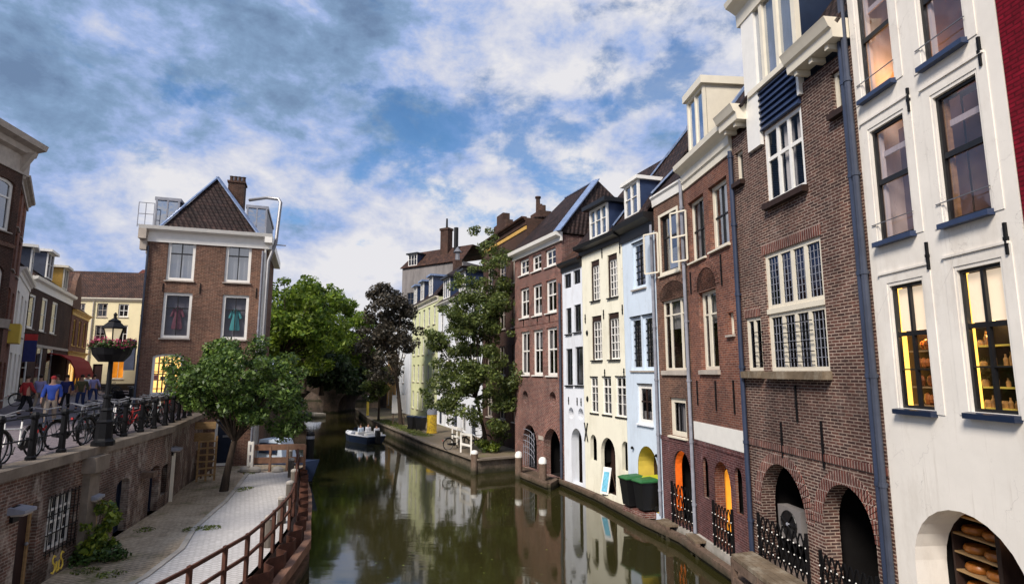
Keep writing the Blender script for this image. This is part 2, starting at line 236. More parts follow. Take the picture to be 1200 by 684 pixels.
def paving(name, c1, c2, mort, w, h, stain, amt, moss=None, moss_amt=0.0, spk=(0.75, 1.2)):
    m, nt, p = newmat(name); L = nt.links.new; tc = nd(nt, 'ShaderNodeTexCoord'); o = tc.outputs['Object']
    mp = nd(nt, 'ShaderNodeMapping', inp={'Rotation': (0, 0, 0.35)}); L(o, mp.inputs[0])
    b = nd(nt, 'ShaderNodeTexBrick', inp={'Color1': (*c1, 1), 'Color2': (*c2, 1), 'Mortar': (*mort, 1), 'Scale': 1.0, 'Mortar Size': 0.011, 'Brick Width': w, 'Row Height': h}); L(mp.outputs[0], b.inputs['Vector'])
    n1 = noise_n(nt, o, 0.5, 7, 0.7); r1 = ramp(nt, [(0.42, (0, 0, 0)), (0.68, (amt,) * 3)]); L(n1, r1.inputs[0]); c = mixc(nt, b.outputs[0], stain, r1.outputs[0])
    if moss:
        n2 = noise_n(nt, o, 0.8, 8, 0.75); r2 = ramp(nt, [(0.53, (0, 0, 0)), (0.66, (moss_amt,) * 3)]); L(n2, r2.inputs[0]); c = mixc(nt, c, moss, r2.outputs[0])
    n3 = noise_n(nt, o, 14, 4, 0.6); r3 = ramp(nt, [(0.3, (spk[0],) * 3), (0.7, (spk[1],) * 3)]); L(n3, r3.inputs[0]); c = mixc(nt, c, r3.outputs[0], 1.0, 'MULTIPLY')
    L(c, p.inputs['Base Color']); p.inputs['Roughness'].default_value = 0.85; p.inputs['Specular IOR Level'].default_value = 0.2
    bp = nd(nt, 'ShaderNodeBump', inp={'Strength': 0.4, 'Distance': 0.01}); L(n3, bp.inputs['Height']); L(bp.outputs[0], p.inputs['Normal'])
    return m
M['street'] = paving('street_clinker', (0.24, 0.20, 0.21), (0.18, 0.15, 0.165), (0.1, 0.09, 0.09), 0.2, 0.1, (0.13, 0.11, 0.125), 0.5)
M['wharf_ground'] = paving('wharf_cobbles', (0.44, 0.345, 0.24), (0.33, 0.255, 0.175), (0.14, 0.115, 0.08), 0.2, 0.1, (0.56, 0.455, 0.33), 0.85, (0.12, 0.12, 0.035), 0.85)
M['path'] = paving('path_pavers', (0.54, 0.525, 0.515), (0.46, 0.445, 0.435), (0.31, 0.295, 0.28), 0.2, 0.1, (0.48, 0.455, 0.43), 0.5, spk=(.9, 1.07))
M['far_wharf'] = paving('far_wharf', (0.22, 0.17, 0.12), (0.17, 0.13, 0.09), (0.1, 0.09, 0.06), 0.2, 0.1, (0.26, 0.21, 0.15), 0.6, (0.13, 0.16, 0.03), 0.8)
M['ground'] = plain('ground_earth', (0.12, 0.11, 0.09), 0.95, 0.3, 0.3)
def tideline(m):
    nt = m.node_tree; p = nt.nodes['Principled BSDF']; L = nt.links.new; src = p.inputs['Base Color'].links[0].from_socket
    g = nd(nt, 'ShaderNodeNewGeometry'); s = nd(nt, 'ShaderNodeSeparateXYZ'); L(g.outputs['Position'], s.inputs[0]); n = noise_n(nt, g.outputs['Position'], 1.6, 6, 0.7)
    a = nd(nt, 'ShaderNodeMath', operation='MULTIPLY_ADD', inp={1: -0.5}); L(n, a.inputs[0]); L(s.outputs[2], a.inputs[2])
    mr = nd(nt, 'ShaderNodeMapRange', inp={1: -0.15, 2: 0.12, 3: 0.85, 4: 0.0}); L(a.outputs[0], mr.inputs[0]); L(mixc(nt, src, (0.018, 0.022, 0.010), mr.outputs[0]), p.inputs['Base Color'])
for k_ in ('quay_stone', 'quay_brick', 'timber', 'rust', 'timber_fender', 'concrete'): tideline(M[k_])
def watermat():
    m, nt, p = newmat('canal_water'); L = nt.links.new; tc = nd(nt, 'ShaderNodeTexCoord'); o = tc.outputs['Object']
    p.inputs['Base Color'].default_value = (0.028, 0.026, 0.008, 1); p.inputs['Roughness'].default_value = 0.06; p.inputs['IOR'].default_value = 1.9
    p.inputs['Specular IOR Level'].default_value = 0.5
    a = noise_n(nt, o, 1.1, 3, 0.5, (0.45, 1.5, 1)); b = noise_n(nt, o, 4.0, 3, 0.55, (0.5, 1.6, 1)); c = noise_n(nt, o, 0.22, 3, 0.5)
    rc = ramp(nt, [(0.42, (0.25,) * 3), (0.62, (1,) * 3)]); L(c, rc.inputs[0])
    m1 = nd(nt, 'ShaderNodeMath', operation='MULTIPLY_ADD', inp={1: 0.22}); L(b, m1.inputs[0]); L(a, m1.inputs[2])
    m2 = nd(nt, 'ShaderNodeMath', operation='MULTIPLY'); L(m1.outputs[0], m2.inputs[0]); L(rc.outputs[0], m2.inputs[1])
    bp = nd(nt, 'ShaderNodeBump', inp={'Strength': 0.30, 'Distance': 0.02}); L(m2.outputs[0], bp.inputs['Height']); L(bp.outputs[0], p.inputs['Normal'])
    return m
M['water'] = watermat()

# ------------------------------------------------------------------ mesh helpers
class MB:
    def __init__(s): s.v = []; s.f = []
    def add(s, vs, fs):
        n = len(s.v); s.v += [tuple(v) for v in vs]; s.f += [tuple(i + n for i in f) for f in fs]; return s
    def poly(s, pts): return s.add(pts, [tuple(range(len(pts)))])
    def box(s, x0, x1, y0, y1, z0, z1):
        return s.add([(x0, y0, z0), (x1, y0, z0), (x1, y1, z0), (x0, y1, z0), (x0, y0, z1), (x1, y0, z1), (x1, y1, z1), (x0, y1, z1)],
                     [(3, 2, 1, 0), (4, 5, 6, 7), (0, 1, 5, 4), (1, 2, 6, 5), (2, 3, 7, 6), (3, 0, 4, 7)])
    def loft(s, loops, caps=True, closed=False):
        n = len(loops[0]); vs = [p for l in loops for p in l]; fs = []
        k = len(loops)
        for i in range(k if closed else k - 1):
            j = (i + 1) % k
            for a in range(n):
                b = (a + 1) % n; fs.append((i * n + a, i * n + b, j * n + b, j * n + a))
        if caps and not closed: fs += [tuple(range(n))[::-1], tuple(range((k - 1) * n, k * n))]
        return s.add(vs, fs)
    def prism(s, pts, off):
        off = Vector(off); return s.loft([[Vector(p) for p in pts], [Vector(p) + off for p in pts]])
    def bar(s, p, q, w, h=None):
        p, q = Vector(p), Vector(q); h = h or w; d = (q - p).normalized()
        up = Vector((0, 0, 1)) if abs(d.z) < 0.95 else Vector((0, 1, 0))
        a = d.cross(up).normalized() * w / 2; b = a.cross(d).normalized() * h / 2
        return s.loft([[c - a - b, c + a - b, c + a + b, c - a + b] for c in (p, q)])
    def tube(s, pts, r, n=8, closed=False):
        pts = [Vector(p) for p in pts]; loops = []; k = len(pts)
        rs = r if isinstance(r, (list, tuple)) else [r] * k
        ref = None
        for i, p in enumerate(pts):
            a = pts[(i - 1) % k] if (closed or i > 0) else p; b = pts[(i + 1) % k] if (closed or i < k - 1) else p
            d = (b - a).normalized()
            if ref is None: ref = Vector((0, 0, 1)) if abs(d.z) < 0.9 else Vector((1, 0, 0))
            u = (ref - d * ref.dot(d)); u = u.normalized() if u.length > 1e-4 else d.orthogonal().normalized(); w = d.cross(u); ref = u
            loops.append([p + (u * math.cos(t) + w * math.sin(t)) * rs[i] for t in (2 * math.pi * j / n for j in range(n))])
        return s.loft(loops, closed=closed)
    def lathe(s, prof, c=(0, 0, 0), n=12):
        c = Vector(c)
        return s.loft([[c + Vector((r * math.cos(2 * math.pi * j / n), r * math.sin(2 * math.pi * j / n), z)) for j in range(n)] for r, z in prof])
    def ball(s, c, rx, ry=None, rz=None, n=10):
        ry = ry or rx; rz = rz or rx; m = n // 2 + 1; c = Vector(c)
        return s.loft([[c + Vector((rx * max(.02, math.sin(t)) * math.cos(2 * math.pi * j / n), ry * max(.02, math.sin(t)) * math.sin(2 * math.pi * j / n), -rz * math.cos(t))) for j in range(n)] for t in (math.pi * i / (m - 1) for i in range(m))])
    def build(s, name, mat, parent=None, smooth=False):
        me = bpy.data.meshes.new(name); me.from_pydata([tuple(v) for v in s.v], [], s.f); me.update()
        me.materials.append(M[mat] if isinstance(mat, str) else mat)
        bm = bmesh.new(); bm.from_mesh(me); bmesh.ops.recalc_face_normals(bm, faces=bm.faces); bm.to_mesh(me); bm.free()
        if smooth:
            me.shade_smooth()
            me.set_sharp_from_angle(angle=math.radians(40))
        o = bpy.data.objects.new(name, me); COL.objects.link(o)
        if parent: o.parent = parent
        return o
def tag(o, label=None, cat=None, group=None, kind=None):
    if label: o['label'] = label
    if cat: o['category'] = cat
    if group: o['group'] = group
    if kind: o['kind'] = kind
    return o
def empty(name, label, cat, loc=(0, 0, 0), rz=0, group=None):
    o = bpy.data.objects.new(name, None); COL.objects.link(o); o.location = loc; o.rotation_euler = (0, 0, rz); o.empty_display_size = 0.3
    return tag(o, label, cat, group)
def copy_tree(o, parent=None):
    c = o.copy(); COL.objects.link(c)
    if parent: c.parent = parent
    for ch in list(o.children): copy_tree(ch, c)
    return c
def struct(name, mb, mat): return tag(mb.build(name, mat), kind='structure')

# ------------------------------------------------------------------ houses
def loop_rect(u0, u1, z0, z1): return [(u0, z0), (u1, z0), (u1, z1), (u0, z1)]
def loop_arch(u0, u1, z0, z1, rise=None, n=14):
    c = (u0 + u1) / 2; a = (u1 - u0) / 2; rise = rise or min(a * 1.15, (z1 - z0) * 0.9); zs = z1 - rise
    return [(u0, z0), (u1, z0)] + [(c + a * math.cos(t), zs + rise * math.sin(t)) for t in (math.pi * i / n for i in range(n + 1))]
def loop_oval(c, z, ru, rz, n=16): return [(c + ru * math.cos(2 * math.pi * i / n), z + rz * math.sin(2 * math.pi * i / n)) for i in range(n)]
def cdt_faces(outline, holes):
    vs = []; edges = []
    for lp in [outline] + holes:
        b = len(vs); vs += [Vector(p) for p in lp]; edges += [(b + i, b + (i + 1) % len(lp)) for i in range(len(lp))]
    ov, oe, of, *_ = delaunay_2d_cdt(vs, edges, [], 1, 1e-5)
    def inside(p, lp):
        r = False; j = len(lp) - 1
        for i in range(len(lp)):
            if (lp[i][1] > p[1]) != (lp[j][1] > p[1]) and p[0] < (lp[j][0] - lp[i][0]) * (p[1] - lp[i][1]) / (lp[j][1] - lp[i][1]) + lp[i][0]: r = not r
            j = i
        return r
    fs = []
    for f in of:
        c = sum((ov[i] for i in f), Vector((0, 0))) / len(f)
        if inside(c, outline) and not any(inside(c, h) for h in holes): fs.append(f)
    return ov, fs
class House:
    """local frame: x along the facade, +y into the house, z up from the water"""
    def __init__(s, name, label, cat, p0, p1, z0, z1, depth, wall, group=None, gap=0.012):
        d = Vector(p1) - Vector(p0); s.w = d.length; s.z0, s.z1, s.depth, s.wall = z0, z1, depth, wall; s.gap = gap
        s.root = empty(name, label, cat, (p0[0], p0[1], 0), math.atan2(d.y, d.x), group)
        s.holes = []; s.outline = None; s.base = None; s.split = None
    def add(s, name, mb, mat, parent=None, label=None, smooth=False):
        o = mb.build(name, mat, parent or s.root, smooth)
        if label: o['label'] = label
        return o
    def hole(s, loop, rev=0.14): s.holes.append((loop, rev)); return loop
    def win(s, rect, cols=2, rows=(), fw=0.07, bar=0.035, frame='white_paint', bars=None, recess=0.1, glass='glass', sill=None, sill_h=0.07, sill_out=0.09, arch=None, curtain=None, surround=0.0, surround_mat='white_paint', label=None, lit=None, lintel=None, cut=True, rail=0.06, colpos=None):
        u0, u1, z0, z1 = rect
        lp = loop_arch(u0, u1, z0, z1, arch) if arch else loop_rect(u0, u1, z0, z1)
        if cut: s.hole(lp, recess + 0.06)
        y = recess; m = MB(); t = 0.06
        if arch:
            inner = loop_arch(u0 + fw, u1 - fw, z0 + fw, z1 - fw, max(0.05, arch - fw * 0.4))
            n = len(lp); m.add([(a, y, b) for a, b in lp] + [(a, y, b) for a, b in inner] + [(a, y + t, b) for a, b in inner], [(i, (i + 1) % n, n + (i + 1) % n, n + i) for i in range(n)] + [(n + i, n + (i + 1) % n, 2 * n + (i + 1) % n, 2 * n + i) for i in range(n)])
        else:
            m.box(u0, u0 + fw, y, y + t, z0, z1); m.box(u1 - fw, u1, y, y + t, z0, z1)
            m.box(u0 + fw, u1 - fw, y, y + t, z0, z0 + fw); m.box(u0 + fw, u1 - fw, y, y + t, z1 - fw, z1)
        ztop = z1 - (arch * 0.55 if arch else fw)
        if bars is None and rows == () and cols < 2: pass
        mb2 = m if bars is None else MB()
        iw = u1 - u0 - 2 * fw; ih = z1 - z0 - 2 * fw; e = 0.003
        for i, c in enumerate(colpos or [k / cols for k in range(1, cols)]):
            x = u0 + fw + iw * c; zt = z1 - fw if not arch else z1 - arch + math.sqrt(max(0, 1 - ((x - (u0 + u1) / 2) / ((u1 - u0) / 2)) ** 2)) * arch - fw * 0.5
            mb2.box(x - bar / 2, x + bar / 2, y + e, y + t - e, z0 + fw, zt)
        for r in rows:
            r_, h_ = r if isinstance(r, tuple) else (r, bar); z = z0 + fw + ih * r_; mb2.box(u0 + fw, u1 - fw, y + 2 * e, y + t - 2 * e, z - h_ / 2, z + h_ / 2)
        f = s.add('window', m, frame, label=label)
        if mb2 is not m and mb2.v: s.add('glazing_bars', mb2, bars, f)
        g = MB(); yy = y + t * 0.7
        gl = loop_arch(u0 + fw * .5, u1 - fw * .5, z0 + fw * .5, z1 - fw * .5, arch) if arch else loop_rect(u0 + fw * .5, u1 - fw * .5, z0 + fw * .5, z1 - fw * .5)
        g.add([(a, yy, b) for a, b in gl], [tuple(range(len(gl)))])
        s.add('pane', g, glass, f)
        if surround:
            q = MB(); w_ = surround; o_ = -0.025
            q.box(u0 - w_, u0, o_, 0.02, z0 - w_, z1 + w_); q.box(u1, u1 + w_, o_, 0.02, z0 - w_, z1 + w_); q.box(u0, u1, o_, 0.02, z1, z1 + w_); q.box(u0, u1, o_, 0.02, z0 - w_, z0)
            s.add('surround', q, surround_mat, f)
        if sill:
            q = MB(); sw = 0.05 + surround; z_ = z0 - surround; q.add([(u0 - sw, -sill_out, z_ - sill_h), (u1 + sw, -sill_out, z_ - sill_h), (u1 + sw, 0.05, z_ - sill_h), (u0 - sw, 0.05, z_ - sill_h), (u0 - sw, -sill_out, z_ - 0.02), (u1 + sw, -sill_out, z_ - 0.02), (u1 + sw, 0.05, z_), (u0 - sw, 0.05, z_)], [(3, 2, 1, 0), (4, 5, 6, 7), (0, 1, 5, 4), (1, 2, 6, 5), (2, 3, 7, 6), (3, 0, 4, 7)])
            s.add('sill', q, sill, f)
        if lintel:
            q = MB(); q.box(u0 - 0.02, u1 + 0.02, -0.015, 0.05, z1 + surround, z1 + surround + lintel[0]); s.add('lintel', q, lintel[1], f)
        if curtain is None and glass == 'glass' and u1 - u0 > .35:
            q_ = random.random(); curtain = [(.05, .95, 1, .55)] if q_ < .22 else [(.04, .3, 1, 0), (.7, .96, 1, 0)] if q_ < .42 else [(.05, .95, .42, 0)] if q_ < .55 else [(.55, .95, 1, 0)] if q_ < .65 else None
        if curtain:
            for a, b, zt, zb in curtain if isinstance(curtain, list) else [(0.03, 0.34, 1, 0), (0.66, 0.97, 1, 0)]:
                q = MB(); k = 14; pts = []
                for i in range(k + 1):
                    x = u0 + (u1 - u0) * (a + (b - a) * i / k); pts.append((x, yy + 0.12 + 0.025 * math.sin(i * 2.1)))
                za, zb_ = z0 + (z1 - z0) * zb + fw, z0 + (z1 - z0) * zt - fw
                for th in (0,):
                    n0 = len(q.v); q.v += [(x, yv, za) for x, yv in pts] + [(x, yv, zb_) for x, yv in pts]; q.f += [(n0 + i, n0 + i + 1, n0 + k + 2 + i, n0 + k + 1 + i) for i in range(k)]
                s.add('curtain', q, 'curtain', f)
        if lit:
            q = MB(); q.box(u0 - 0.25, u1 + 0.25, yy + 0.55, yy + 0.62, z0 - 0.2, z1 + 0.2); s.add('lit_interior', q, lit, f)
        return f
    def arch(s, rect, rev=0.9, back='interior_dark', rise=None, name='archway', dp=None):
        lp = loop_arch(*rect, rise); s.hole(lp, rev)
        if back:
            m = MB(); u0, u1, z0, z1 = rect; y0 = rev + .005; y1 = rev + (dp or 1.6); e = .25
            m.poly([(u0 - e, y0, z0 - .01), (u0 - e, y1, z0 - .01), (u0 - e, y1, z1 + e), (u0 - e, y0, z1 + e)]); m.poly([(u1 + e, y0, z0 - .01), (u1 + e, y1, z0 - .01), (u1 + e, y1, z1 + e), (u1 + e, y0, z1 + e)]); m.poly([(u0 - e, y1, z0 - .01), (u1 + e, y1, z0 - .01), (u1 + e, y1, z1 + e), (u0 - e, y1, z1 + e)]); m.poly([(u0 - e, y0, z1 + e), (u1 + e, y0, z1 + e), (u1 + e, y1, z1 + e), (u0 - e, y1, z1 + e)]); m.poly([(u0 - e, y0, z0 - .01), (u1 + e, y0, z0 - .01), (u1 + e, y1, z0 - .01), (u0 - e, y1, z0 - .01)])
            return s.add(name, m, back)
    def finish(s, back=True):
        g = s.gap; o = s.outline or [(g, s.z0), (s.w - g, s.z0), (s.w - g, s.z1), (g, s.z1)]
        m = MB(); ov, fs = cdt_faces(o, [h for h, r in s.holes]); m.add([(v.x, 0, v.y) for v in ov], fs)
        for lp, r in s.holes:
            n = len(lp); m.add([(a, 0, b) for a, b in lp] + [(a, r, b) for a, b in lp], [(i, (i + 1) % n, n + (i + 1) % n, n + i) for i in range(n)])
        if back:
            us = [p[0] for p in o]; a, b = min(us), max(us); D = s.depth
            za = s.z1 if not s.outline else min(p[1] for p in o if p[1] > s.z0 + 1)
            m.poly([(a, 0, s.z0), (a, D, s.z0), (a, D, za), (a, 0, za)]); m.poly([(b, 0, s.z0), (b, 0, za), (b, D, za), (b, D, s.z0)])
            m.poly([(a, D, s.z0), (b, D, s.z0), (b, D, za), (a, D, za)])
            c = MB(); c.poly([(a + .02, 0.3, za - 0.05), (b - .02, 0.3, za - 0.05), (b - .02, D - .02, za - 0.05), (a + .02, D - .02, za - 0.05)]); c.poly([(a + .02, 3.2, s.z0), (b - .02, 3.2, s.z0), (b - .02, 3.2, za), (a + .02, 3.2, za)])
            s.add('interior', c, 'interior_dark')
        # normals: front faces -y ; build without global recalculation problems
        s.wallobj = s.add('wall', m, s.wall)
        return s
    def cornice(s, z, prof, mat, x0=0.0, x1=None, name='cornice'):
        """prof: list of (out, dz)"""
        x1 = s.w if x1 is None else x1; m = MB()
        m.loft([[(x, -o_, z + dz) for o_, dz in prof] for x in (x0, x1)]); return s.add(name, m, mat)
    def pipe(s, u, z0, z1, r=0.05, mat='pipe_grey', out=0.1, name='drainpipe', top=None):
        m = MB(); pts = [(u, -out, z0), (u, -out, z1)]
        if top: pts += [(u + top[0] * .5, -out, z1 + top[1] * .6), (u + top[0], -out, z1 + top[1])]
        m.tube(pts, r, 8)
        z = z0 + 0.8
        while z < z1:
            m.lathe([(r * 1.25, 0), (r * 1.25, 0.08)], (u, -out, z), 8); m.box(u - 0.015, u + 0.015, -out, 0.01, z + 0.02, z + 0.06); z += 1.9
        return s.add(name, m, mat, smooth=True)
    def anchors(s, lst, mat='iron'):
        for u, z, h in lst:
            m = MB(); m.bar((u, -0.02, z - h / 2), (u, -0.02, z + h / 2), 0.035, 0.04); m.box(u - 0.028, u + 0.028, -0.045, 0.01, z - 0.025, z + 0.025); s.add('wall_anchor', m, mat)
CORN = [(0.0, -0.42), (0.06, -0.42), (0.06, -0.2), (0.16, -0.14), (0.16, -0.08), (0.30, -0.03), (0.34, 0.06), (0.0, 0.06)]
def roof_poly(h, name, polys, mat, parent=None, th=0.08):
    m = MB()
    for pts in polys:
        n = (Vector(pts[1]) - Vector(pts[0])).cross(Vector(pts[2]) - Vector(pts[0])).normalized()
        if n.z < 0: n = -n
        m.prism(pts, -n * th)
    return h.add(name, m, mat, parent)
def strip(h, name, p, q, w, mat, parent=None, up=(0, 0, 1)):
    m = MB(); p, q = Vector(p), Vector(q); m.bar(p, q, w, 0.06); return h.add(name, m, mat, parent)
def lattice(h, u0, u1, z0, z1, y, n=6, mat='iron', name='folding_gate'):
    """scissor gate: crossing slats with small white rivets"""
    m = MB(); hgt = z1 - z0; w = (u1 - u0) / n; dots = MB()
    for i in range(-1, n + 1):
        for sgn in (1, -1):
            a = u0 + (i + (0 if sgn > 0 else 1)) * w; b = a + sgn * w * 2; za, zb = z0, z1
            def clip(x0, zz0, x1, zz1):
                if x0 < u0: zz0 += (u0 - x0) / (x1 - x0) * (zz1 - zz0); x0 = u0
                if x0 > u1: zz0 += (u1 - x0) / (x1 - x0) * (zz1 - zz0); x0 = u1
                if x1 < u0: zz1 = zz0 + (u0 - x0) / (x1 - x0) * (zz1 - zz0); x1 = u0
                if x1 > u1: zz1 = zz0 + (u1 - x0) / (x1 - x0) * (zz1 - zz0); x1 = u1
                return x0, zz0, x1, zz1
            if max(a, b) <= u0 or min(a, b) >= u1: continue
            x0, q0, x1, q1 = clip(a, za, b, zb)
            m.bar((x0, y - 0.012 * sgn, q0), (x1, y - 0.012 * sgn, q1), 0.03, 0.02)
    for i in range(n + 1):
        for k in range(1, 4):
            dots.ball((u0 + i * w * 0.999, y - 0.03, z0 + hgt * k / 4), 0.018, n=6)
    m.box(u0 - 0.02, u0 + 0.02, y - 0.03, y + 0.03, z0, z1 + 0.05); m.box(u1 - 0.02, u1 + 0.02, y - 0.03, y + 0.03, z0, z1 + 0.05)
    g = h.add(name, m, mat); h.add('rivet_row', dots, 'white_paint', g); return g
def voussoirs(h, rect, rise=None, t=0.3, n=30, mat='brick_arch', legs=0.0):
    u0, u1, z0, z1 = rect; c = (u0 + u1) / 2; a = (u1 - u0) / 2; rise = rise or min(a * 1.15, (z1 - z0) * .9); zs = z1 - rise; m = MB()
    for i in range(n):
        t0, t1 = math.pi * (i + 0.08) / n, math.pi * (i + 0.92) / n
        q = [(c + (a + r_) * math.cos(t_), zs + (rise + r_) * math.sin(t_)) for r_, t_ in ((0.0, t0), (t, t0), (t, t1), (0.0, t1))]
        m.prism([(x, -0.02, z) for x, z in q], (0, 0.06, 0))
    return h.add('arch_ring', m, mat)
# ================================================================== setting: water, ground, street, wharves
def sheet(name, pts, z, mat, th=0.0):
    m = MB(); m.poly([(x, y, z) for x, y in pts]); return struct(name, m, mat)
sheet('canal_water', [(-60, -6), (30, -6), (30, 140), (-90, 140)], 0.0, 'water')
sheet('ground', [(-900, -300), (900, -300), (900, 1500), (-900, 1500)], -1.6, 'ground')
WALL = [(-8.0, 4.0), (-8.7, 7.0), (-10.4, 14.4), (-11.75, 20.0), (-14.4, 27.2)]
sheet('street', [(-8.0, -20)] + WALL + [(-16.0, 27.2), (-17.4, 26.9), (-26, 60), (-37, 75), (-200, 200), (-300, 60), (-120, -20)], 3.5, 'street')
WL = [(-5.5, 5), (-5.35, 8), (-5.25, 10), (-5.25, 12), (-5.3, 13.4), (-5.5, 15), (-5.76, 16.8), (-6.5, 18.9), (-7.2, 21), (-8.0, 23.2), (-9.15, 26), (-10.2, 28.5)]
RL = [(-6.5, 6.0), (-6.2, 8.4), (-5.97, 9.7), (-5.85, 10.9), (-5.8, 12.1), (-5.76, 13), (-5.87, 14), (-6.05, 15.1), (-6.2, 16), (-6.45, 17.2), (-6.9, 18.7), (-7.6, 20.7), (-8.3, 22.6), (-9.05, 24.8), (-9.8, 26.7)]
sheet('wharf', [(x - 0.05, y) for x, y in WALL][:1] + [(-14.3, 28.6), (-10.0, 28.6)] + [(x - 0.1, y) for x, y in RL[::-1]] + [(-6.5, 4)], 0.95, 'wharf_ground')
PE = [(-8.2, 5), (-8.0, 9), (-8.05, 13.2), (-8.4, 15.2), (-9.1, 17), (-9.55, 18.8), (-9.95, 20.5), (-10.6, 22.6), (-11.3, 24.7), (-11.8, 26.2)]
sheet('wharf_path', PE + [(x - 0.05, y) for x, y in RL[::-1]], 0.956, 'path')
m = MB()
for a, b in zip(PE[:-1], PE[1:]): m.bar((*a, 0.955), (*b, 0.955), 0.14, 0.06)
struct('path_kerb', m, 'concrete')
# canal sides left beyond the house, right bank ledge, far right wharf
m = MB(); far_l = [(-12.6, 28.45), (-16.2, 38), (-21.5, 56), (-29.5, 78)]
for a, b in zip(far_l[:-1], far_l[1:]): m.prism([(*a, -1), (*b, -1), (*b, 3.5), (*a, 3.5)], (-0.5, 0.1, 0))
tag(m.build('quay_wall', 'quay_brick'), 'dark brick canal wall below the bright green trees on the left bank', 'wall')
sheet('bank', far_l + [(-60, 140), (-120, 140), (-37, 75), (-18.5, 40), (-17.2, 34)], 3.49, 'far_wharf')
sheet('back_bank', [(14, -20), (90, -20), (90, 160), (-10, 160), (-14, 79), (-3.4, 58), (4, 40), (8, 34), (14, 22)], 3.4, 'far_wharf')
# far right wharf
FW = [(0.35, 32.7), (-1.9, 31.5), (-5.6, 38.9), (-13.7, 57.0), (-20.5, 76)]
sheet('far_wharf', FW[1:] + [(-13, 76), (1.0, 40), (1.2, 33.4), (0.35, 32.72)], 0.78, 'far_wharf')
m = MB()
for i, (a, b) in enumerate(zip(FW[:-1], FW[1:])):
    d = (Vector(b) - Vector(a)).normalized(); n = Vector((-d.y, d.x)) * 0.35
    if n.x < 0 and i: n = -n
    if i == 0: n = Vector((-0.1, 0.35))
    m.prism([(*a, -1), (*b, -1), (*b, 0.72), (*a, 0.72)], (*n, 0))
tag(m.build('quay_wall', 'quay_stone'), 'low mossy brick quay wall edging the far right wharf with the trees', 'wall')
m = MB()
for i, (a, b) in enumerate(zip(FW[:-1], FW[1:])): m.bar((*a, 0.76), (*b, 0.76), 0.4, 0.09)
struct('quay_coping', m, 'coping')

# ================================================================== right bank houses
# --- red brick corner house
h = House('brick_house', 'rosy red brick house with two round cellar holes and a dark tiled hip roof', 'house', (0.17,33.24),(2.50,27.95), -0.6, 12.3, 6.2, 'brick_rose', 'canal houses on the right bank')
for r in ('0.66,1.92,10.93,11.85', '2.33,3.49,10.90,11.80', '3.95,5.14,10.87,11.79'):
    h.win(tuple(map(float, r.split(','))), 2, (0.5,), fw=0.13, sill='white_paint')
for r in ('0.75,1.94,8.46,10.16', '2.39,3.52,8.45,10.15', '3.99,5.16,8.45,10.15', '0.82,1.98,5.27,7.67', '2.41,3.58,5.27,7.67', '4.02,5.18,5.24,7.68'):
    r = tuple(map(float, r.split(','))); h.win(r, 2, ((0.55, 0.07),), fw=0.13, bar=0.03, sill='white_paint', curtain=[(0.05, 0.3, 1, 0.45)] if r[0] > 3.4 else None)
for c in ((1.39,4.04), (4.63,4.08)):
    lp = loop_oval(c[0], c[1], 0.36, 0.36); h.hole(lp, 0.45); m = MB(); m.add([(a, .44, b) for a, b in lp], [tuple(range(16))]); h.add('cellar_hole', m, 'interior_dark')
ra = (1.13,2.82,0.61,2.59); ra = (ra[0], ra[1], 0.25, ra[3]); h.arch(ra, .35); voussoirs(h, ra, t=0.24, n=18, mat='brick_rose')
rb = (3.61,5.47,0.93,2.61); rb = (rb[0], rb[1], 0.25, rb[3]); h.arch(rb, .4); voussoirs(h, rb, t=0.24, n=20, mat='brick_rose')
m = MB(); m.box(rb[0] - .5, rb[0] + .02, -.06, .2, 1.95, 2.15); h.add('spring_stone', m, 'stone_trim')
m = MB()      # open iron gate leaf with a fan of curved bars
gx = ra[1] - 0.1
for k in range(6):
    m.tube([(gx - 0.05 - 0.15 * k, -0.10 - 0.05 * k, 0.5), (gx - 0.05 - 0.15 * k, -0.10 - 0.05 * k, ra[3] - 0.35 - 0.05 * k * k * 0.5)], 0.014, 5)
for k in range(5):
    m.tube([(gx - 0.8 + 0.8 * math.cos(t), -0.35 + 0.25 * math.cos(t), 0.7 + 0.3 * k + 0.5 * math.sin(t)) for t in (i * math.pi / 16 for i in range(9))], 0.014, 5)
h.add('gate_leaf', m, 'pipe_grey')
h.cornice(12.3, [(0, -.35), (.1, -.35), (.12, -.15), (.38, -.08), (.42, .1), (0, .1)], 'white_paint', -0.15, h.w + 0.1)
h.cornice(8.0, [(0, -.05), (.02, -.05), (.02, .05), (0, .05)], 'brick_rose', name='string_course')
w = h.w; D = 6.2; rz = 15.9; ax = w - 0.9
rf = roof_poly(h, 'roof', [[(-.2, -.3, 12.36), (w + .1, -.3, 12.36), (w - 1.2, 2.9, rz), (1.0, 2.9, rz)], [(w + .1, -.3, 12.36), (w + .1, D, 12.36), (w - 1.2, D - 3.2, rz), (w - 1.2, 2.9, rz)], [(-.2, D, 12.36), (-.2, -.3, 12.36), (1.0, 2.9, rz), (1.0, D - 3.2, rz)], [(w + .1, D, 12.36), (-.2, D, 12.36), (1.0, D - 3.2, rz), (w - 1.2, D - 3.2, rz)]], 'tile_dark')
strip(h, 'lead_hip', (w + .1, -.32, 12.4), (w - 1.2, 2.88, rz + .03), 0.45, 'lead', rf); strip(h, 'lead_ridge', (1.0, 2.95, rz + .03), (w - 1.2, 2.95, rz + .03), 0.2, 'lead', rf)
m = MB(); m.box(w - .3, w + .9, 2.4, 3.1, 11.5, 14.0); m.box(w - .35, w + .95, 2.35, 3.15, 14.0, 14.12); h.add('chimney', m, 'brick_red', rf)
h.pipe(w - 0.12, 0.4, 9.8, 0.06, 'zinc'); h.anchors([(1.25, 8.2, .5), (3.0, 8.2, .5), (4.4, 8.2, .5)]); h.finish()
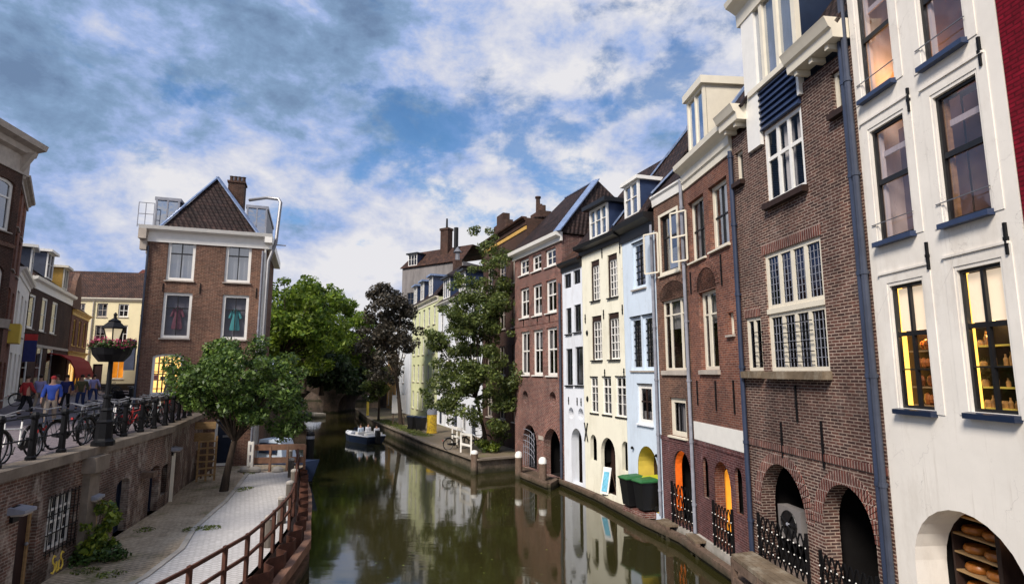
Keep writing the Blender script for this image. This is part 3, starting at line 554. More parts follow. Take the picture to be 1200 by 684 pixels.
# --- narrow white house
h = House('narrow_house', 'very narrow pale white house with low dark eave, between red brick and cream houses', 'house', (2.50,27.95),(3.26,26.09), -0.6, 10.6, 6, 'cold_plaster', 'canal houses on the right bank')
for k, r in enumerate(((0.20,0.94,9.47,10.17), (1.16,1.85,9.54,10.21), (0.37,0.92,7.24,8.48), (1.19,1.85,7.28,8.56), (0.31,0.96,4.80,6.52), (1.24,1.98,4.82,6.58))):
    h.win(r, 2 if k < 2 else 1, () if k < 2 else ((.55, .05),), fw=0.09, frame='black_paint', recess=0.08, sill='black_paint' if k > 1 else None, curtain=[(.5, .95, 1, 0)] if k > 1 else None)
for c in ((0.75,3.50), (1.68,3.51)):
    lp = loop_oval(c[0], c[1], 0.25, 0.27); h.hole(lp, 0.3); m = MB(); m.add([(a, .29, b) for a, b in lp], [tuple(range(16))]); h.add('cellar_hole', m, 'grey_render')
r = (0.73,1.75,0.84,2.84); ar = h.arch((r[0], r[1], 0.35, r[3]), 0.4, 'brown_door')
m = MB(); m.box(r[0] - .1, r[0] + .45, .75, .8, .35, r[3] - .3); h.add('door_jamb', m, 'cream_paint', ar)
h.anchors([(0.55,4.07, .35), (1.39,4.07, .35), (1.76,4.06, .35)])
h.cornice(10.6, [(0, -.3), (.08, -.3), (.1, -.1), (.3, 0), (.32, .12), (0, .12)], 'black_paint')
rf = roof_poly(h, 'roof', [[(0, -.28, 10.66), (h.w, -.28, 10.66), (h.w, 2.6, 13.2), (0, 2.6, 13.2)], [(0, 2.6, 13.2), (h.w, 2.6, 13.2), (h.w, 6, 10.6), (0, 6, 10.6)]], 'tile_brown'); h.finish()
# --- cream house
h = House('plaster_house', 'pale cream plastered canal house with many small paned white windows and an arched cellar door', 'house', (3.26,26.09),(4.52,22.83), -0.6, 11.05, 7, 'cream_plaster', 'canal houses on the right bank')
for r in ((0.86,1.62,8.56,10.35), (2.32,3.09,8.53,10.35), (0.83,1.70,5.94,7.86), (2.27,3.12,5.94,7.86)):
    u0, u1, z0, z1 = r; f = h.win((u0, u1, z0, z1 - .22), 3, (.2, .4, .6, .8), fw=0.06, bar=0.035, frame='white_paint', recess=0.1, sill='black_paint', curtain=[(.05, .95, 1, .0)], cut=False)
    h.hole(loop_rect(*r), 0.18); m = MB(); m.box(u0, u1, .05, .12, z1 - .22, z1); m.box(u0 - .001, u0 + .05, .04, .17, z0, z1 - .22); h.add('shutter_box', m, 'dark_wood', f)
for r in ((0.60,1.27,3.66,5.19), (1.66,2.37,3.66,5.20), (2.72,3.49,3.64,5.22)):
    h.win(r, 2, ((.76, .07), (.55, .02), (.3, .02)), fw=0.06, recess=0.05, sill='black_paint', sill_out=.04, curtain=[(.05, .95, .55, 0)], lintel=(.04, 'black_paint'))
for r, sm in (((0.51,1.07,1.61,2.72), 1), ((1.42,2.57,0.46,2.71), 0), ((3.07,3.61,1.56,2.71), 1)):
    if sm: h.arch(r, 0.16, 'interior_dark', name='cellar_window')
    else:
        a_ = h.arch((r[0], r[1], .45, r[3]), 0.16, 'dark_wood', name='cellar_door', dp=.4)
        m = MB(); m.box((r[0] + r[1]) / 2 - .02, r[1] - .1, .42, .46, 1.0, 2.6)
        for k in range(5): m.box((r[0] + r[1]) / 2, r[1] - .1, .4, .46, 1.1 + k * .3, 1.13 + k * .3)
        h.add('glazed_leaf', m, 'interior_room', a_)
h.anchors([(1.90,10.58, .5), (3.35,10.50, .5), (0.28,7.82, .4), (1.92,7.86, .4), (3.42,7.92, .4), (1.91,5.38, .3), (3.41,5.41, .3)])
m = MB(); cx, cz = 0.18,2.77; m.tube([(cx - .14, -.03, cz - .4), (cx - .02, -.03, cz), (cx - .14, -.03, cz + .4)], .03, 5); m.tube([(cx + .14, -.03, cz - .4), (cx + .02, -.03, cz), (cx + .14, -.03, cz + .4)], .03, 5); h.add('cross_anchor', m, 'iron')
for c in ((0.42,7.16), (0.34,4.23)):
    m = MB(); m.ball((c[0], -.02, c[1]), .09, .04, .13); h.add('vent_cap', m, 'iron')
h.cornice(11.05, [(0, -.3), (.1, -.3), (.12, -.12), (.4, -.04), (.44, .12), (0, .12)], 'black_paint', -.08)
w = h.w; rf = roof_poly(h, 'roof', [[(0, -.36, 11.15), (w, -.36, 11.15), (w, 3.2, 15.2), (0, 3.2, 15.2)], [(0, 3.2, 15.2), (w, 3.2, 15.2), (w, 7, 11.05), (0, 7, 11.05)]], 'tile_dark')
def dormer(h, u0, u1, z0, z1, y0, y1, front='white_paint', side='navy_paint', roofm='black_paint', panes=3, over=0.25, glassm='glass', parent=None, fascia=0.18, curtain=False):
    m = MB(); m.add([(u0, y0 + .1, z0), (u1, y0 + .1, z0), (u1, y0 + .1, z1), (u0, y0 + .1, z1), (u0, y1, z1), (u1, y1, z1)], [(0, 3, 4), (1, 5, 2), (3, 2, 5, 4), (0, 4, 5, 1)])
    d = h.add('dormer', m, side, parent)
    f = MB(); fw = .09
    f.box(u0, u0 + fw, y0, y0 + .09, z0, z1); f.box(u1 - fw, u1, y0, y0 + .09, z0, z1); f.box(u0 + fw, u1 - fw, y0, y0 + .09, z0, z0 + fw); f.box(u0 + fw, u1 - fw, y0, y0 + .09, z1 - fw, z1)
    for k in range(1, panes): x = u0 + (u1 - u0) * k / panes; f.box(x - .035, x + .035, y0 + .005, y0 + .085, z0 + fw, z1 - fw)
    f.box(u0 + fw, u1 - fw, y0 + .01, y0 + .08, z0 + (z1 - z0) * .55 - .015, z0 + (z1 - z0) * .55 + .015) if panes < 4 and front == 'white_paint' else None
    h.add('dormer_window', f, front, d); g = MB(); g.poly([(u0 + .05, y0 + .06, z0 + .05), (u1 - .05, y0 + .06, z0 + .05), (u1 - .05, y0 + .06, z1 - .05), (u0 + .05, y0 + .06, z1 - .05)]); h.add('pane', g, glassm, d)
    b = MB(); b.poly([(u0 + .05, y0 + .5, z0), (u1 - .05, y0 + .5, z0), (u1 - .05, y0 + .5, z1), (u0 + .05, y0 + .5, z1)]); h.add('dormer_back', b, 'curtain' if curtain else 'interior_dark', d)
    r = MB(); r.box(u0 - over, u1 + over, y0 - over, y1 + .2, z1, z1 + fascia); h.add('dormer_roof', r, roofm, d); return d
dormer(h, 1.35, 2.85, 11.2, 12.55, -0.3, 2.0, panes=3, parent=rf, glassm='glass_bright', curtain=True)
h.finish()
# --- light blue house
h = House('plaster_house', 'light blue plastered house with a yellow arched doorway, behind the wheelie bins', 'house', (4.52,22.83),(5.25,20.45), -0.6, 11.15, 7, 'blue_plaster', 'canal houses on the right bank')
h.win((0.81,1.78,8.60,10.42), 2, (.17, .34, .5, .67, .84), fw=.12, bar=.03, frame='blue_plaster', bars='iron', sill='stone_trim', recess=.09, curtain=[(.1, .9, 1, 0)], lintel=(.03, 'iron'))
u0, u1, z0, z1 = 0.49,2.24,5.48,7.52; um = (u0 + u1) / 2
for a, b in ((u0, um - .04), (um + .04, u1)): h.win((a, b, z0, z1), 2, (.15, .3, .45, .6, .75, .9), fw=.12, bar=.035, frame='blue_plaster', bars='iron', recess=.08, curtain=[(.1, .9, 1, 0)], sill='stone_trim', sill_out=.06, lintel=(.04, 'iron'))
u0, u1, z0, z1 = 0.91,1.98,3.51,4.96; h.win((u0, u1, z0, z1), 2, ((.58, .05),), fw=.16, bar=.05, frame='white_paint', bars='dark_wood', sill='cold_plaster', recess=.06, lintel=(.03, 'iron'))
r = (0.77,2.18,0.79,2.72); r = (r[0], r[1], .5, r[3]); lp = loop_arch(*r); h.hole(lp, .02); c_ = MB(); n = len(lp)
c_.add([(a, .0, b) for a, b in lp] + [(a, .7, b) for a, b in lp], [(i, (i + 1) % n, n + (i + 1) % n, n + i) for i in range(n)]); ar = h.add('archway', c_, 'yellow_paint')
m = MB(); m.add([(a, .68, b) for a, b in lp], [tuple(range(n))]); h.add('archway_door', m, 'dark_wood', ar)
m = MB(); m.ball((0.51, -.08, 2.55), .06); m.ball((2.24, -.08, 2.49), .06); h.add('wall_lamp', m, 'iron')
h.cornice(11.15, [(0, -.55), (.08, -.55), (.1, -.2), (.4, -.05), (.44, .14), (0, .14)], 'black_paint', -.05)
w = h.w; rf = roof_poly(h, 'roof', [[(-.1, -.36, 11.3), (w, -.36, 11.3), (w, 2.8, 15.6), (.9, 2.8, 15.6)], [(-.1, 6.5, 11.3), (-.1, -.36, 11.3), (.9, 2.8, 15.6)], [(.9, 2.8, 15.6), (w, 2.8, 15.6), (w, 7, 11.15), (0, 7, 11.15)]], 'tile_dark')
strip(h, 'lead_hip', (-.1, -.38, 11.35), (.9, 2.78, 15.65), .42, 'lead', rf); strip(h, 'lead_ridge', (.9, 2.8, 15.65), (w, 2.8, 15.65), .22, 'lead', rf)
dormer(h, .75, 1.85, 11.4, 12.75, -.25, 2.0, panes=2, roofm='white_paint', parent=rf, glassm='glass_bright', curtain=True, over=.12, fascia=.14)
h.pipe(w - .06, 0.5, 10.8, .055, 'pipe_grey'); h.finish()
# --- brick house with open casement, left half (own cornice)
h = House('brick_house', 'narrow brown brick house with orange lit cellar arch, right of the light blue house', 'house', (5.25,20.45),(5.76,18.34), -0.6, 11.75, 7, 'brick_brown', 'canal houses on the right bank')
r = (0.47,1.63,8.91,10.93); f = h.win(r, 1, ((.62, .06),), fw=.07, frame='black_paint', surround=.1, surround_mat='cream_paint', curtain=[(.1, .9, .45, 0)], glass='glass_bright', sill='cream_paint')
def casement(h, u, z0, z1, wdt, ang, rows=(.5,), parent=None):
    m = MB(); c, s_ = math.cos(ang), math.sin(ang); P = lambda a, z: (u + a * c, -.06 - a * s_, z)
    for a in (0.03, wdt): m.bar(P(a, z0), P(a, z1), .05, .05)
    for z in (z0, z1, *[z0 + (z1 - z0) * q for q in rows]): m.bar(P(0.03, z), P(wdt, z), .04, .05)
    o = h.add('open_casement', m, 'cream_paint', parent); g = MB(); g.poly([P(.05, z0), P(wdt, z0), P(wdt, z1), P(.05, z1)]); h.add('pane', g, 'glass_clear', o)
casement(h, r[0] - .08, r[2] + .05, r[2] + 1.5, .6, math.radians(150), (), f)
r = (0.34,1.97,5.47,7.90); h.win(r, 3, ((.8, .05),), fw=.08, bar=.09, frame='cream_paint', recess=.1, sill='stone_trim', sill_h=.16, colpos=[.26, .74])
m = MB(); lp = loop_arch(r[0] - .08, r[1] + .05, r[3] + .02, r[3] + .62, .55); m.prism([(a, -.0, b) for a, b in lp], (0, .05, 0)); h.add('arch_panel', m, 'brick_dark')
voussoirs(h, (r[0] - .08, r[1] + .05, r[3], r[3] + .62), .5, .2, 16, 'brick_brown')
r = (0.65,1.72,3.30,4.56); h.win(r, 2, (), fw=.16, bar=.04, frame='cream_paint', bars='iron', recess=.08, sill='cream_paint', lit=None, curtain=[(.15, .7, 1, 0)])
zb = 3.18; h.cornice(zb, [(0, -.09), (.03, -.09), (.03, .05), (0, .05)], 'brick_plum', name='string_course')
r = (0.78,1.86,0.65,2.86); r = (r[0], min(r[1], h.w - .15), .55, r[3]); h.arch(r, .3, 'interior_dark', dp=.7); voussoirs(h, r, t=.22, n=18, mat='brick_plum')
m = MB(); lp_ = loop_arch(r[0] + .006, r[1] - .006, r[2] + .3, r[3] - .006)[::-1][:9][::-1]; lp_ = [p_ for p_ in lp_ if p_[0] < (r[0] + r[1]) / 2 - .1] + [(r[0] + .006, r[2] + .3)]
[m.poly([(a[0], .05, a[1]), (b_[0], .05, b_[1]), (b_[0], .295, b_[1]), (a[0], .295, a[1])]) for a, b_ in zip(lp_[:-1], lp_[1:])]; m.box(r[0] - .24, r[0] - .1, .32, .36, r[2] + .5, r[3] - .3) if 0 else None; h.add('painted_glow', m, 'orange_jamb_glow')  # glowing strip paints the orange lamplight onto the far jamb
lattice(h, r[0] - .08, r[1] + .12, .42, 1.75, -.06, 6)
m = MB(); m.box(.012, h.w - .012, -.012, .02, -.6, zb - .1); h.cellar = m
m = MB(); ov, fs = cdt_faces([(.012, -.5), (h.w - .012, -.5), (h.w - .012, zb - .1), (.012, zb - .1)], [loop_arch(*r)]); m.add([(v.x, -.012, v.y) for v in ov], fs); h.add('cellar_wall', m, 'brick_plum')
m = MB(); m.box(.03, h.w - .03, -.1, -.012, -.6, .45); h.add('plinth', m, 'concrete')
h.cornice(11.75, [(0, -.3), (.05, -.3), (.08, -.05), (.14, .02), (.14, .08), (0, .08)], 'white_paint')
w = h.w; rf = roof_poly(h, 'roof', [[(.1, -.1, 11.85), (w + .6, -.1, 11.85), (w + .6, 3.0, 15.4), (1.7, 3.0, 15.4)], [(.1, 6, 11.85), (.1, -.1, 11.85), (1.7, 3.0, 15.4)], [(1.7, 3.0, 15.4), (w + .6, 3.0, 15.4), (w + .6, 7, 11.8), (0, 7, 11.8)]], 'tile_dark')
strip(h, 'lead_hip', (.1, -.12, 11.9), (1.7, 2.98, 15.45), .45, 'lead', rf)
h.pipe(w - .05, 0.5, 10.9, .055, 'pipe_grey', top=(-.02, .9)); h.finish()
# --- brick house with cream cornice and square dormer
h = House('brick_house', 'red brick house with cream cornice, square cream dormer and blank white board', 'house', (5.76,18.34),(6.07,14.93), -0.6, 12.1, 8, 'brick_red', 'canal houses on the right bank')
r = (0.25,1.44,8.90,10.88); f = h.win(r, 2, ((.5, .04),), fw=.09, frame='cream_paint', bars='black_paint', recess=.14, sill='cream_paint', curtain=True)
casement(h, r[0] - .02, r[2] + .12, r[3] - .2, .62, math.radians(146), (.5,), f)
r = (1.78,2.98,8.95,10.90); h.win(r, 2, ((.5, .04),), fw=.12, frame='cream_paint', bars='black_paint', recess=.14, sill='cream_paint', curtain=[(.3, .9, 1, 0)], glass='glass_bright')
r = (0.74,1.97,5.48,7.85); h.win(r, 2, ((.72, .05),), fw=.1, bar=.16, frame='cream_paint', recess=.14, sill='stone_trim', sill_h=.14, colpos=[.33])
m = MB(); lp = loop_arch(r[0] - .1, r[1] + .05, r[3] + .02, r[3] + .7, .62); m.prism([(a, -.0, b) for a, b in lp], (0, .05, 0)); h.add('arch_panel', m, 'brick_dark'); voussoirs(h, (r[0] - .1, r[1] + .05, r[3], r[3] + .7), .6, .22, 18, 'brick_red')
h.win((2.64,2.97,6.43,7.03), 1, (), fw=.07, frame='cream_paint', sill='stone_trim', glass='glass_bright')
zb = 3.29; zt = 3.88
m = MB(); m.box(.06, h.w - .12, -.045, .02, zb + .05, zt); h.add('blank_board', m, 'white_paint')
h.cornice(zb - .02, [(0, -.08), (.03, -.08), (.03, .06), (0, .06)], 'brick_plum', name='string_course')
cr = []
for r_ in ((0.53,0.90,1.69,2.88), (2.57,2.97,1.70,2.90)): cr.append((r_, .07))
r = (1.29,2.30,0.74,2.90); r = (r[0], r[1], .6, r[3]); cr.append((r, .3))
m = MB(); ov, fs = cdt_faces([(.012, -.5), (h.w - .012, -.5), (h.w - .012, zb - .1), (.012, zb - .1)], [loop_arch(*q) for q, _ in cr]); m.add([(v.x, -.012, v.y) for v in ov], fs); h.add('cellar_wall', m, 'brick_plum')
for q, dd in cr: h.arch(q, dd, 'interior_dark', name='cellar_opening'); voussoirs(h, q, t=.16 if dd < .5 else .22, n=12 if dd < .5 else 20, mat='brick_plum')
m = MB(); m.prism([(a, .36, b_) for a, b_ in loop_arch(r[0] - .2, r[0] + (r[1] - r[0]) * .55, r[2] + .3, r[3] - .25)], (0, .03, 0)); h.add('painted_glow', m, 'interior_amber')  # self-glowing sheet stands for amber light at the back of the arch
lattice(h, r[0] - .06, r[1] + .08, .5, 1.7, -.06, 6)
m = MB(); m.box(.03, h.w - .03, -.1, -.012, -.6, .5); h.add('plinth', m, 'concrete')
h.anchors([(0.39,4.77, .75), (1.68,4.73, .85), (2.78,4.74, .9), (2.42,8.29, .9), (0.25,8.25, .7)])
h.cornice(12.1, [(0, -.7), (.05, -.7), (.05, -.5), (.1, -.45), (.1, -.2), (.2, -.12), (.34, -.04), (.36, .12), (0, .12)], 'cream_paint', 0, h.w - .02)
w = h.w; rf = roof_poly(h, 'roof', [[(0, -.2, 12.2), (w, -.2, 12.2), (w, 4, 16.6), (0, 4, 16.6)], [(0, 4, 16.6), (w, 4, 16.6), (w, 8, 12.1), (0, 8, 12.1)]], 'tile_dark')
dormer(h, .75, 2.0, 12.3, 14.15, -.1, 2.0, front='cream_paint', side='cream_paint', roofm='cream_paint', panes=2, parent=rf, glassm='glass_sky', over=.1, fascia=.24)
h.finish()
M['glass_bay'] = glass('glass_bay', (.75, .75, .77), .02, .04, (.32, .35, .4))
# --- big purple brick house with bay dormer
h = House('brick_house', 'tall purple brown brick house with leaded windows, navy boarding and two wide arches', 'house', (6.07,14.93),(6.64,10.35), -0.6, 11.75, 8, 'brick_purple', 'canal houses on the right bank')
u0, u1, z0, z1 = 1.19,3.30,5.43,8.25; zm = 6.85
leadm = 'iron'
f = h.win((u0, u1, zm + .06, z1), 4, (), fw=.09, bar=.1, frame='cream_paint', recess=.04, glass='glass_leaded')
f2 = h.win((u0, u1, z0, zm - .06), 4, (), fw=.09, bar=.1, frame='cream_paint', recess=.04, sill='mossy_wood', sill_h=.18, sill_out=.22, glass='glass_leaded_dark')
m = MB(); m.box(u0, u1, -.012, .10, zm - .061, zm + .061); h.add('transom', m, 'cream_paint', f)
for ff, za, zc_, nr in ((f, zm + .15, z1 - .09, 7), (f2, z0 + .09, zm - .15, 6)):
    m = MB()
    for k in range(4):
        a = u0 + .09 + (u1 - u0 - .18) * k / 4
        for j in range(1, 4): x = a + (u1 - u0 - .18) / 4 * j / 4; m.box(x - .006, x + .006, .07, .09, za, zc_)
    for j in range(1, nr): z = za + (zc_ - za) * j / nr; m.box(u0 + .09, u1 - .09, .072, .088, z - .006, z + .006)
    h.add('lead_cames', m, 'pipe_grey', ff)
m = MB()
for k in (1, 2):
    a = u0 + .09 + (u1 - u0 - .18) * k / 4
    for j in range(5): z = z0 + .2 + j * .22; m.bar((a - .06, -.02, z), (a + .62, -.02, z), .02)
h.add('window_bars', m, 'iron', f2)
r = (0.18,0.88,5.44,6.78); f = h.win(r, 2, (), fw=.08, bar=.09, frame='cream_paint', recess=.04, sill='mossy_wood', sill_h=.18, sill_out=.2, glass='glass_leaded_dark')
m = MB()
for k in range(4): z = r[2] + .2 + .25 * k; m.bar((r[0] + .3, -.02, z), (r[1] + .08, -.02, z), .02)
h.add('window_bars', m, 'iron', f)
m = MB()
for a, b in ((u0 - .1, u1 + .1), (r[0] - .05, r[1] + .05)):
    zz = z1 if a < u1 and b > u0 + 1 else r[3]; k = int((b - a) / .075)
    m = MB()
    for i in range(k): m.box(a + i * .075 + .006, a + (i + 1) * .075 - .006, -.012, .03, zz + .01, zz + .26)
    m.box(a, b, .001, .02, zz + .01, zz + .26); h.add('soldier_course', m, 'brick_arch')
# bay: window frame, boarding, dormer window over it
bu0, bu1, bz0, bz1 = 1.53,3.00,9.46,11.30
f = h.win((bu0, bu1, bz0, bz1), 3, ((.60, .09),), fw=.09, bar=.09, frame='white_paint', recess=.02, sill='dark_wood', sill_h=.16, sill_out=.16, curtain=[(.14, .3, 1, 0), (.36, .64, 1, 0), (.72, .8, 1, .6)], glass='glass_bay')
zd = 12.46
m = MB()
k = 7
for i in range(k):
    a = bz1 + .03 + (zd - bz1 - .05) * i / k; b = bz1 + .03 + (zd - bz1 - .05) * (i + 1) / k
    m.add([(bu0 - .02, -.10, a), (bu1 + .02, -.10, a), (bu1 + .02, -.035, b - .02), (bu0 - .02, -.035, b - .02), (bu0 - .02, .05, a), (bu1 + .02, .05, a), (bu1 + .02, .05, b - .02), (bu0 - .02, .05, b - .02)], [(0, 1, 2, 3), (7, 6, 5, 4), (0, 4, 5, 1), (3, 2, 6, 7), (0, 3, 7, 4), (1, 5, 6, 2)])
h.add('boarding', m, 'navy_paint')
du0 = 1.15; du1 = 3.13; dz1 = zd + 2.2
m = MB(); m.box(du0 - .22, bu0 - .025, -.09, .05, bz1 - .3, dz1); h.add('corner_post', m, 'white_paint'); m = MB(); m.box(bu1 + .025, bu1 + .11, -.09, .05, bz1 + .2, zd); h.add('corner_post', m, 'white_paint')
dm = MB(); dm.box(du0 - .05, du1, .06, 4.5, 11.2, dz1); d = h.add('dormer', dm, 'navy_dark')
m = MB(); fw = .1; a, b = du0 - .02, du1; y0 = -.08
m.box(a, a + fw, y0, .05, zd, dz1); m.box(b - fw * 1.3, b, y0, .05, zd, dz1); m.box(a, b, y0 - .06, .05, zd - .08, zd + .06)
for q in (.34, .64): x = a + (b - a) * q; m.box(x - .06, x + .06, y0, .05, zd + .06, dz1)
h.add('dormer_window', m, 'cream_paint', d)
g = MB(); g.poly([(a, -.01, zd), (b, -.01, zd), (b, -.01, dz1), (a, -.01, dz1)]); h.add('pane', g, 'glass_bright', d)
g = MB(); g.poly([(a, .055, zd), (b, .055, zd), (b, .055, dz1), (a, .055, dz1)]); h.add('blind', g, 'curtain', d)
m = MB(); m.loft([[(x, -o_, dz1 + dz) for o_, dz in [(0, -.1), (.12, -.1), (.14, .25), (.3, .36), (.42, .42), (.46, .55), (-4.5, .55), (-4.5, -.05)]] for x in (a - .34, b + .1)]); h.add('dormer_roof', m, 'cream_paint', d)
for ru, top_, x0_, x1_ in (((0.12,0.50,10.46,11.30), 0, 0, 0), ((4.01,4.37,10.61,11.47), 0, 0, 0)):
    h.win(ru, 1, (), fw=.07, frame='cream_paint', sill='dark_wood', sill_h=.14, sill_out=.14, recess=.08)
for x0_, x1_ in ((0.0, du0 - .2), (du1 + .0, h.w)):
    c_ = h.cornice(11.75, [(0, .16), (.36, .16), (.38, .34), (.44, .38), (.5, .52), (.53, .58), (0, .58)], 'cream_paint', x0_, x1_); m = MB(); x = x0_ + .15
    while x < x1_ - .1: m = MB(); m.box(x, x + .1, -.3, 0.02, 11.80, 11.905); h.add('bracket', m, 'cream_paint', c_); x += .5
w = h.w; rf = roof_poly(h, 'roof', [[(0, -.3, 12.35), (du0 - .1, -.3, 12.25), (du0 - .1, 4, 18), (0, 4, 18)], [(du1, -.3, 12.25), (w, -.3, 12.25), (w, 4, 18), (du1, 4, 18)], [(0, 4, 18), (w, 4, 18), (w, 8, 12), (0, 8, 12)]], 'tile_dark')
strip(h, 'lead_hip', (.15, -.3, 12.35), (.5, 4, 18.05), .4, 'lead', rf)
zs = 3.66; h.cornice(zs, [(0, -.07), (.03, -.07), (.03, .07), (0, .07)], 'brick_arch', name='string_course')
r1 = (0.42,2.18,0.66,3.28); r1 = (r1[0], r1[1], .9, r1[3]); r2 = (2.72,4.17,1.40,3.22); r2 = (r2[0], r2[1], .75, r2[3])
for r in (r1, r2): h.arch(r, .36, 'interior_dark', rise=(r[1] - r[0]) * .62, dp=1.4); voussoirs(h, r, (r[1] - r[0]) * .62, .27, 34)
lattice(h, r1[0] - .05, r1[1] + .05, .95, 1.95, -.08, 9); lattice(h, r2[0] - .05, r2[1] + .05, .75, 1.75, -.08, 9)
m = MB(); m.box(r2[0] + .55, r2[0] + .63, 1.38, 1.46, .8, r2[3] - .25); m.box(r2[0] + .63, r2[1] - .3, 1.38, 1.46, 1.4, 1.48); m.box(r2[0] + .3, r2[1], 1.2, 1.46, 2.2, 2.55); h.add('door_frame', m, 'interior_room')
h.anchors([(1.40,5.88 - 0, 0)][:0] + [(2.12,4.72, .8), (1.48,3.86, .8), (2.91,3.93, .95)])
h.pipe(.03, .9, 11.4, .06, 'pipe_blue'); h.pipe(h.w - .17, .7, 12.0, .05, 'pipe_blue', .09); h.pipe(h.w - .04, .7, 13.6, .058, 'zinc', .1); h.finish()
t = empty('air_conditioner', 'pale air conditioning unit with a round black fan inside the brick arch', 'air conditioner', tuple(h.root.location), h.root.rotation_euler[2])
m = MB(); ax = r1[0] + .42; m.box(ax - .45, ax + .45, .44, .70, 1.45, 2.2); m.build('case', 'grey_render', t)
m = MB(); m.tube([(ax - .02 + .3 * math.cos(q), .43, 1.82 + .3 * math.sin(q)) for q in (i * math.pi / 10 for i in range(20))], .02, 6, True)
for k in range(7): q = k * math.pi / 3.5; m.bar((ax - .02, .425, 1.82), (ax - .02 + .29 * math.cos(q), .425, 1.82 + .29 * math.sin(q)), .09, .012)
m.lathe([(.01, 0), (.28, 0)], (ax, .6, 1.55), 4) if 0 else None
fo = m.build('fan', 'black_paint', t); m = MB(); m.ball((ax - .02, .41, 1.82), .05); m.build('hub', 'pipe_grey', fo)
m = MB(); m.prism([(ax - .02 + .29 * math.cos(q), .432, 1.82 + .29 * math.sin(q)) for q in (i * math.pi / 12 for i in range(24))], (0, .02, 0)); m.build('fan_recess', 'black_paint', t)
M['cheese_wax'] = plain('cheese_wax', (.38, .13, .02), .35, .3, 8); M['copper_goods'] = plain('copper_goods', (.42, .13, .03), .35, .4, 5); M['bottle_brown'] = plain('bottle_brown', (.4, .2, .06), .25, .5, 8)
# --- white house in front
h = House('plaster_house', 'large white plastered house with navy sills and cheese store under its wide arch', 'house', (6.64,10.35),(6.83,7.38), -0.6, 14.5, 7, 'white_plaster', 'canal houses on the right bank')
WIN = [((0.23,1.02,10.50,12.71), 'a'), ((1.67,2.46,10.36,12.46), 'a'), ((0.30,1.12,7.74,9.82), 'a'), ((1.76,2.55,7.70,9.75), 'a'), ((0.43,1.17,4.80,6.90), 'b'), ((1.85,2.58,4.83,6.93), 'b')]
for i, (r, k) in enumerate(WIN):
    if k == 'a':
        f = h.win(r, 1, ((.52, .09),), fw=.05, frame='black_paint', recess=.05, glass='glass_mauve', sill='navy_paint', sill_h=.1, sill_out=.12)
        q = MB(); q.box(r[0] + .052, r[0] + .11, .12, .18, r[2] + .06, r[3] - .06); h.add('inner_jamb', q, 'pale_wood' if i == 3 else 'white_paint', f)
        q = MB(); q.bar((r[0] - .12, -.03, r[2] + .32), (r[1] + .05, -.03, r[2] + .32), .014); h.add('safety_rail', q, 'steel', f)
        q = MB(); q.box(r[0] + .06, r[1] - .05, .15, .18, r[3] - .52, r[3] - .42); h.add('blind_rail', q, 'curtain', f)
        if i != 0:
            q = MB(); q.poly([(r[0] - .3, .8, r[2] - .3), (r[1] + .3, .8, r[2] - .3), (r[1] + .3, .8, r[3] + .2), (r[0] - .3, .8, r[3] + .2)]); h.add('room_wall', q, 'interior_room', f)
    else:
        f = h.win(r, 2, ((.60, .07), (.30, .025)), fw=.05, bar=.05, frame='black_paint', recess=.05, glass='glass_clear', sill='navy_dark', sill_h=.1, sill_out=.12)
    # raised plaster surround
    q = MB(); s_ = .16; z0_, z1_ = r[2] - .06, r[3] + .06
    q.box(r[0] - s_ - .04, r[0] - .04, -.014, .01, z0_, z1_ + s_); q.box(r[1] + .04, r[1] + .04 + s_, -.014, .01, z0_, z1_ + s_); q.box(r[0] - .04, r[1] + .04, -.014, .01, z1_, z1_ + s_); h.add('surround', q, 'white_plaster', f)
    q = MB(); q.box(r[0] - s_ - .06, r[1] + s_ + .02, -.04, .01, z1_ + s_, z1_ + s_ + .035); h.add('drip_moulding', q, 'white_plaster', f)
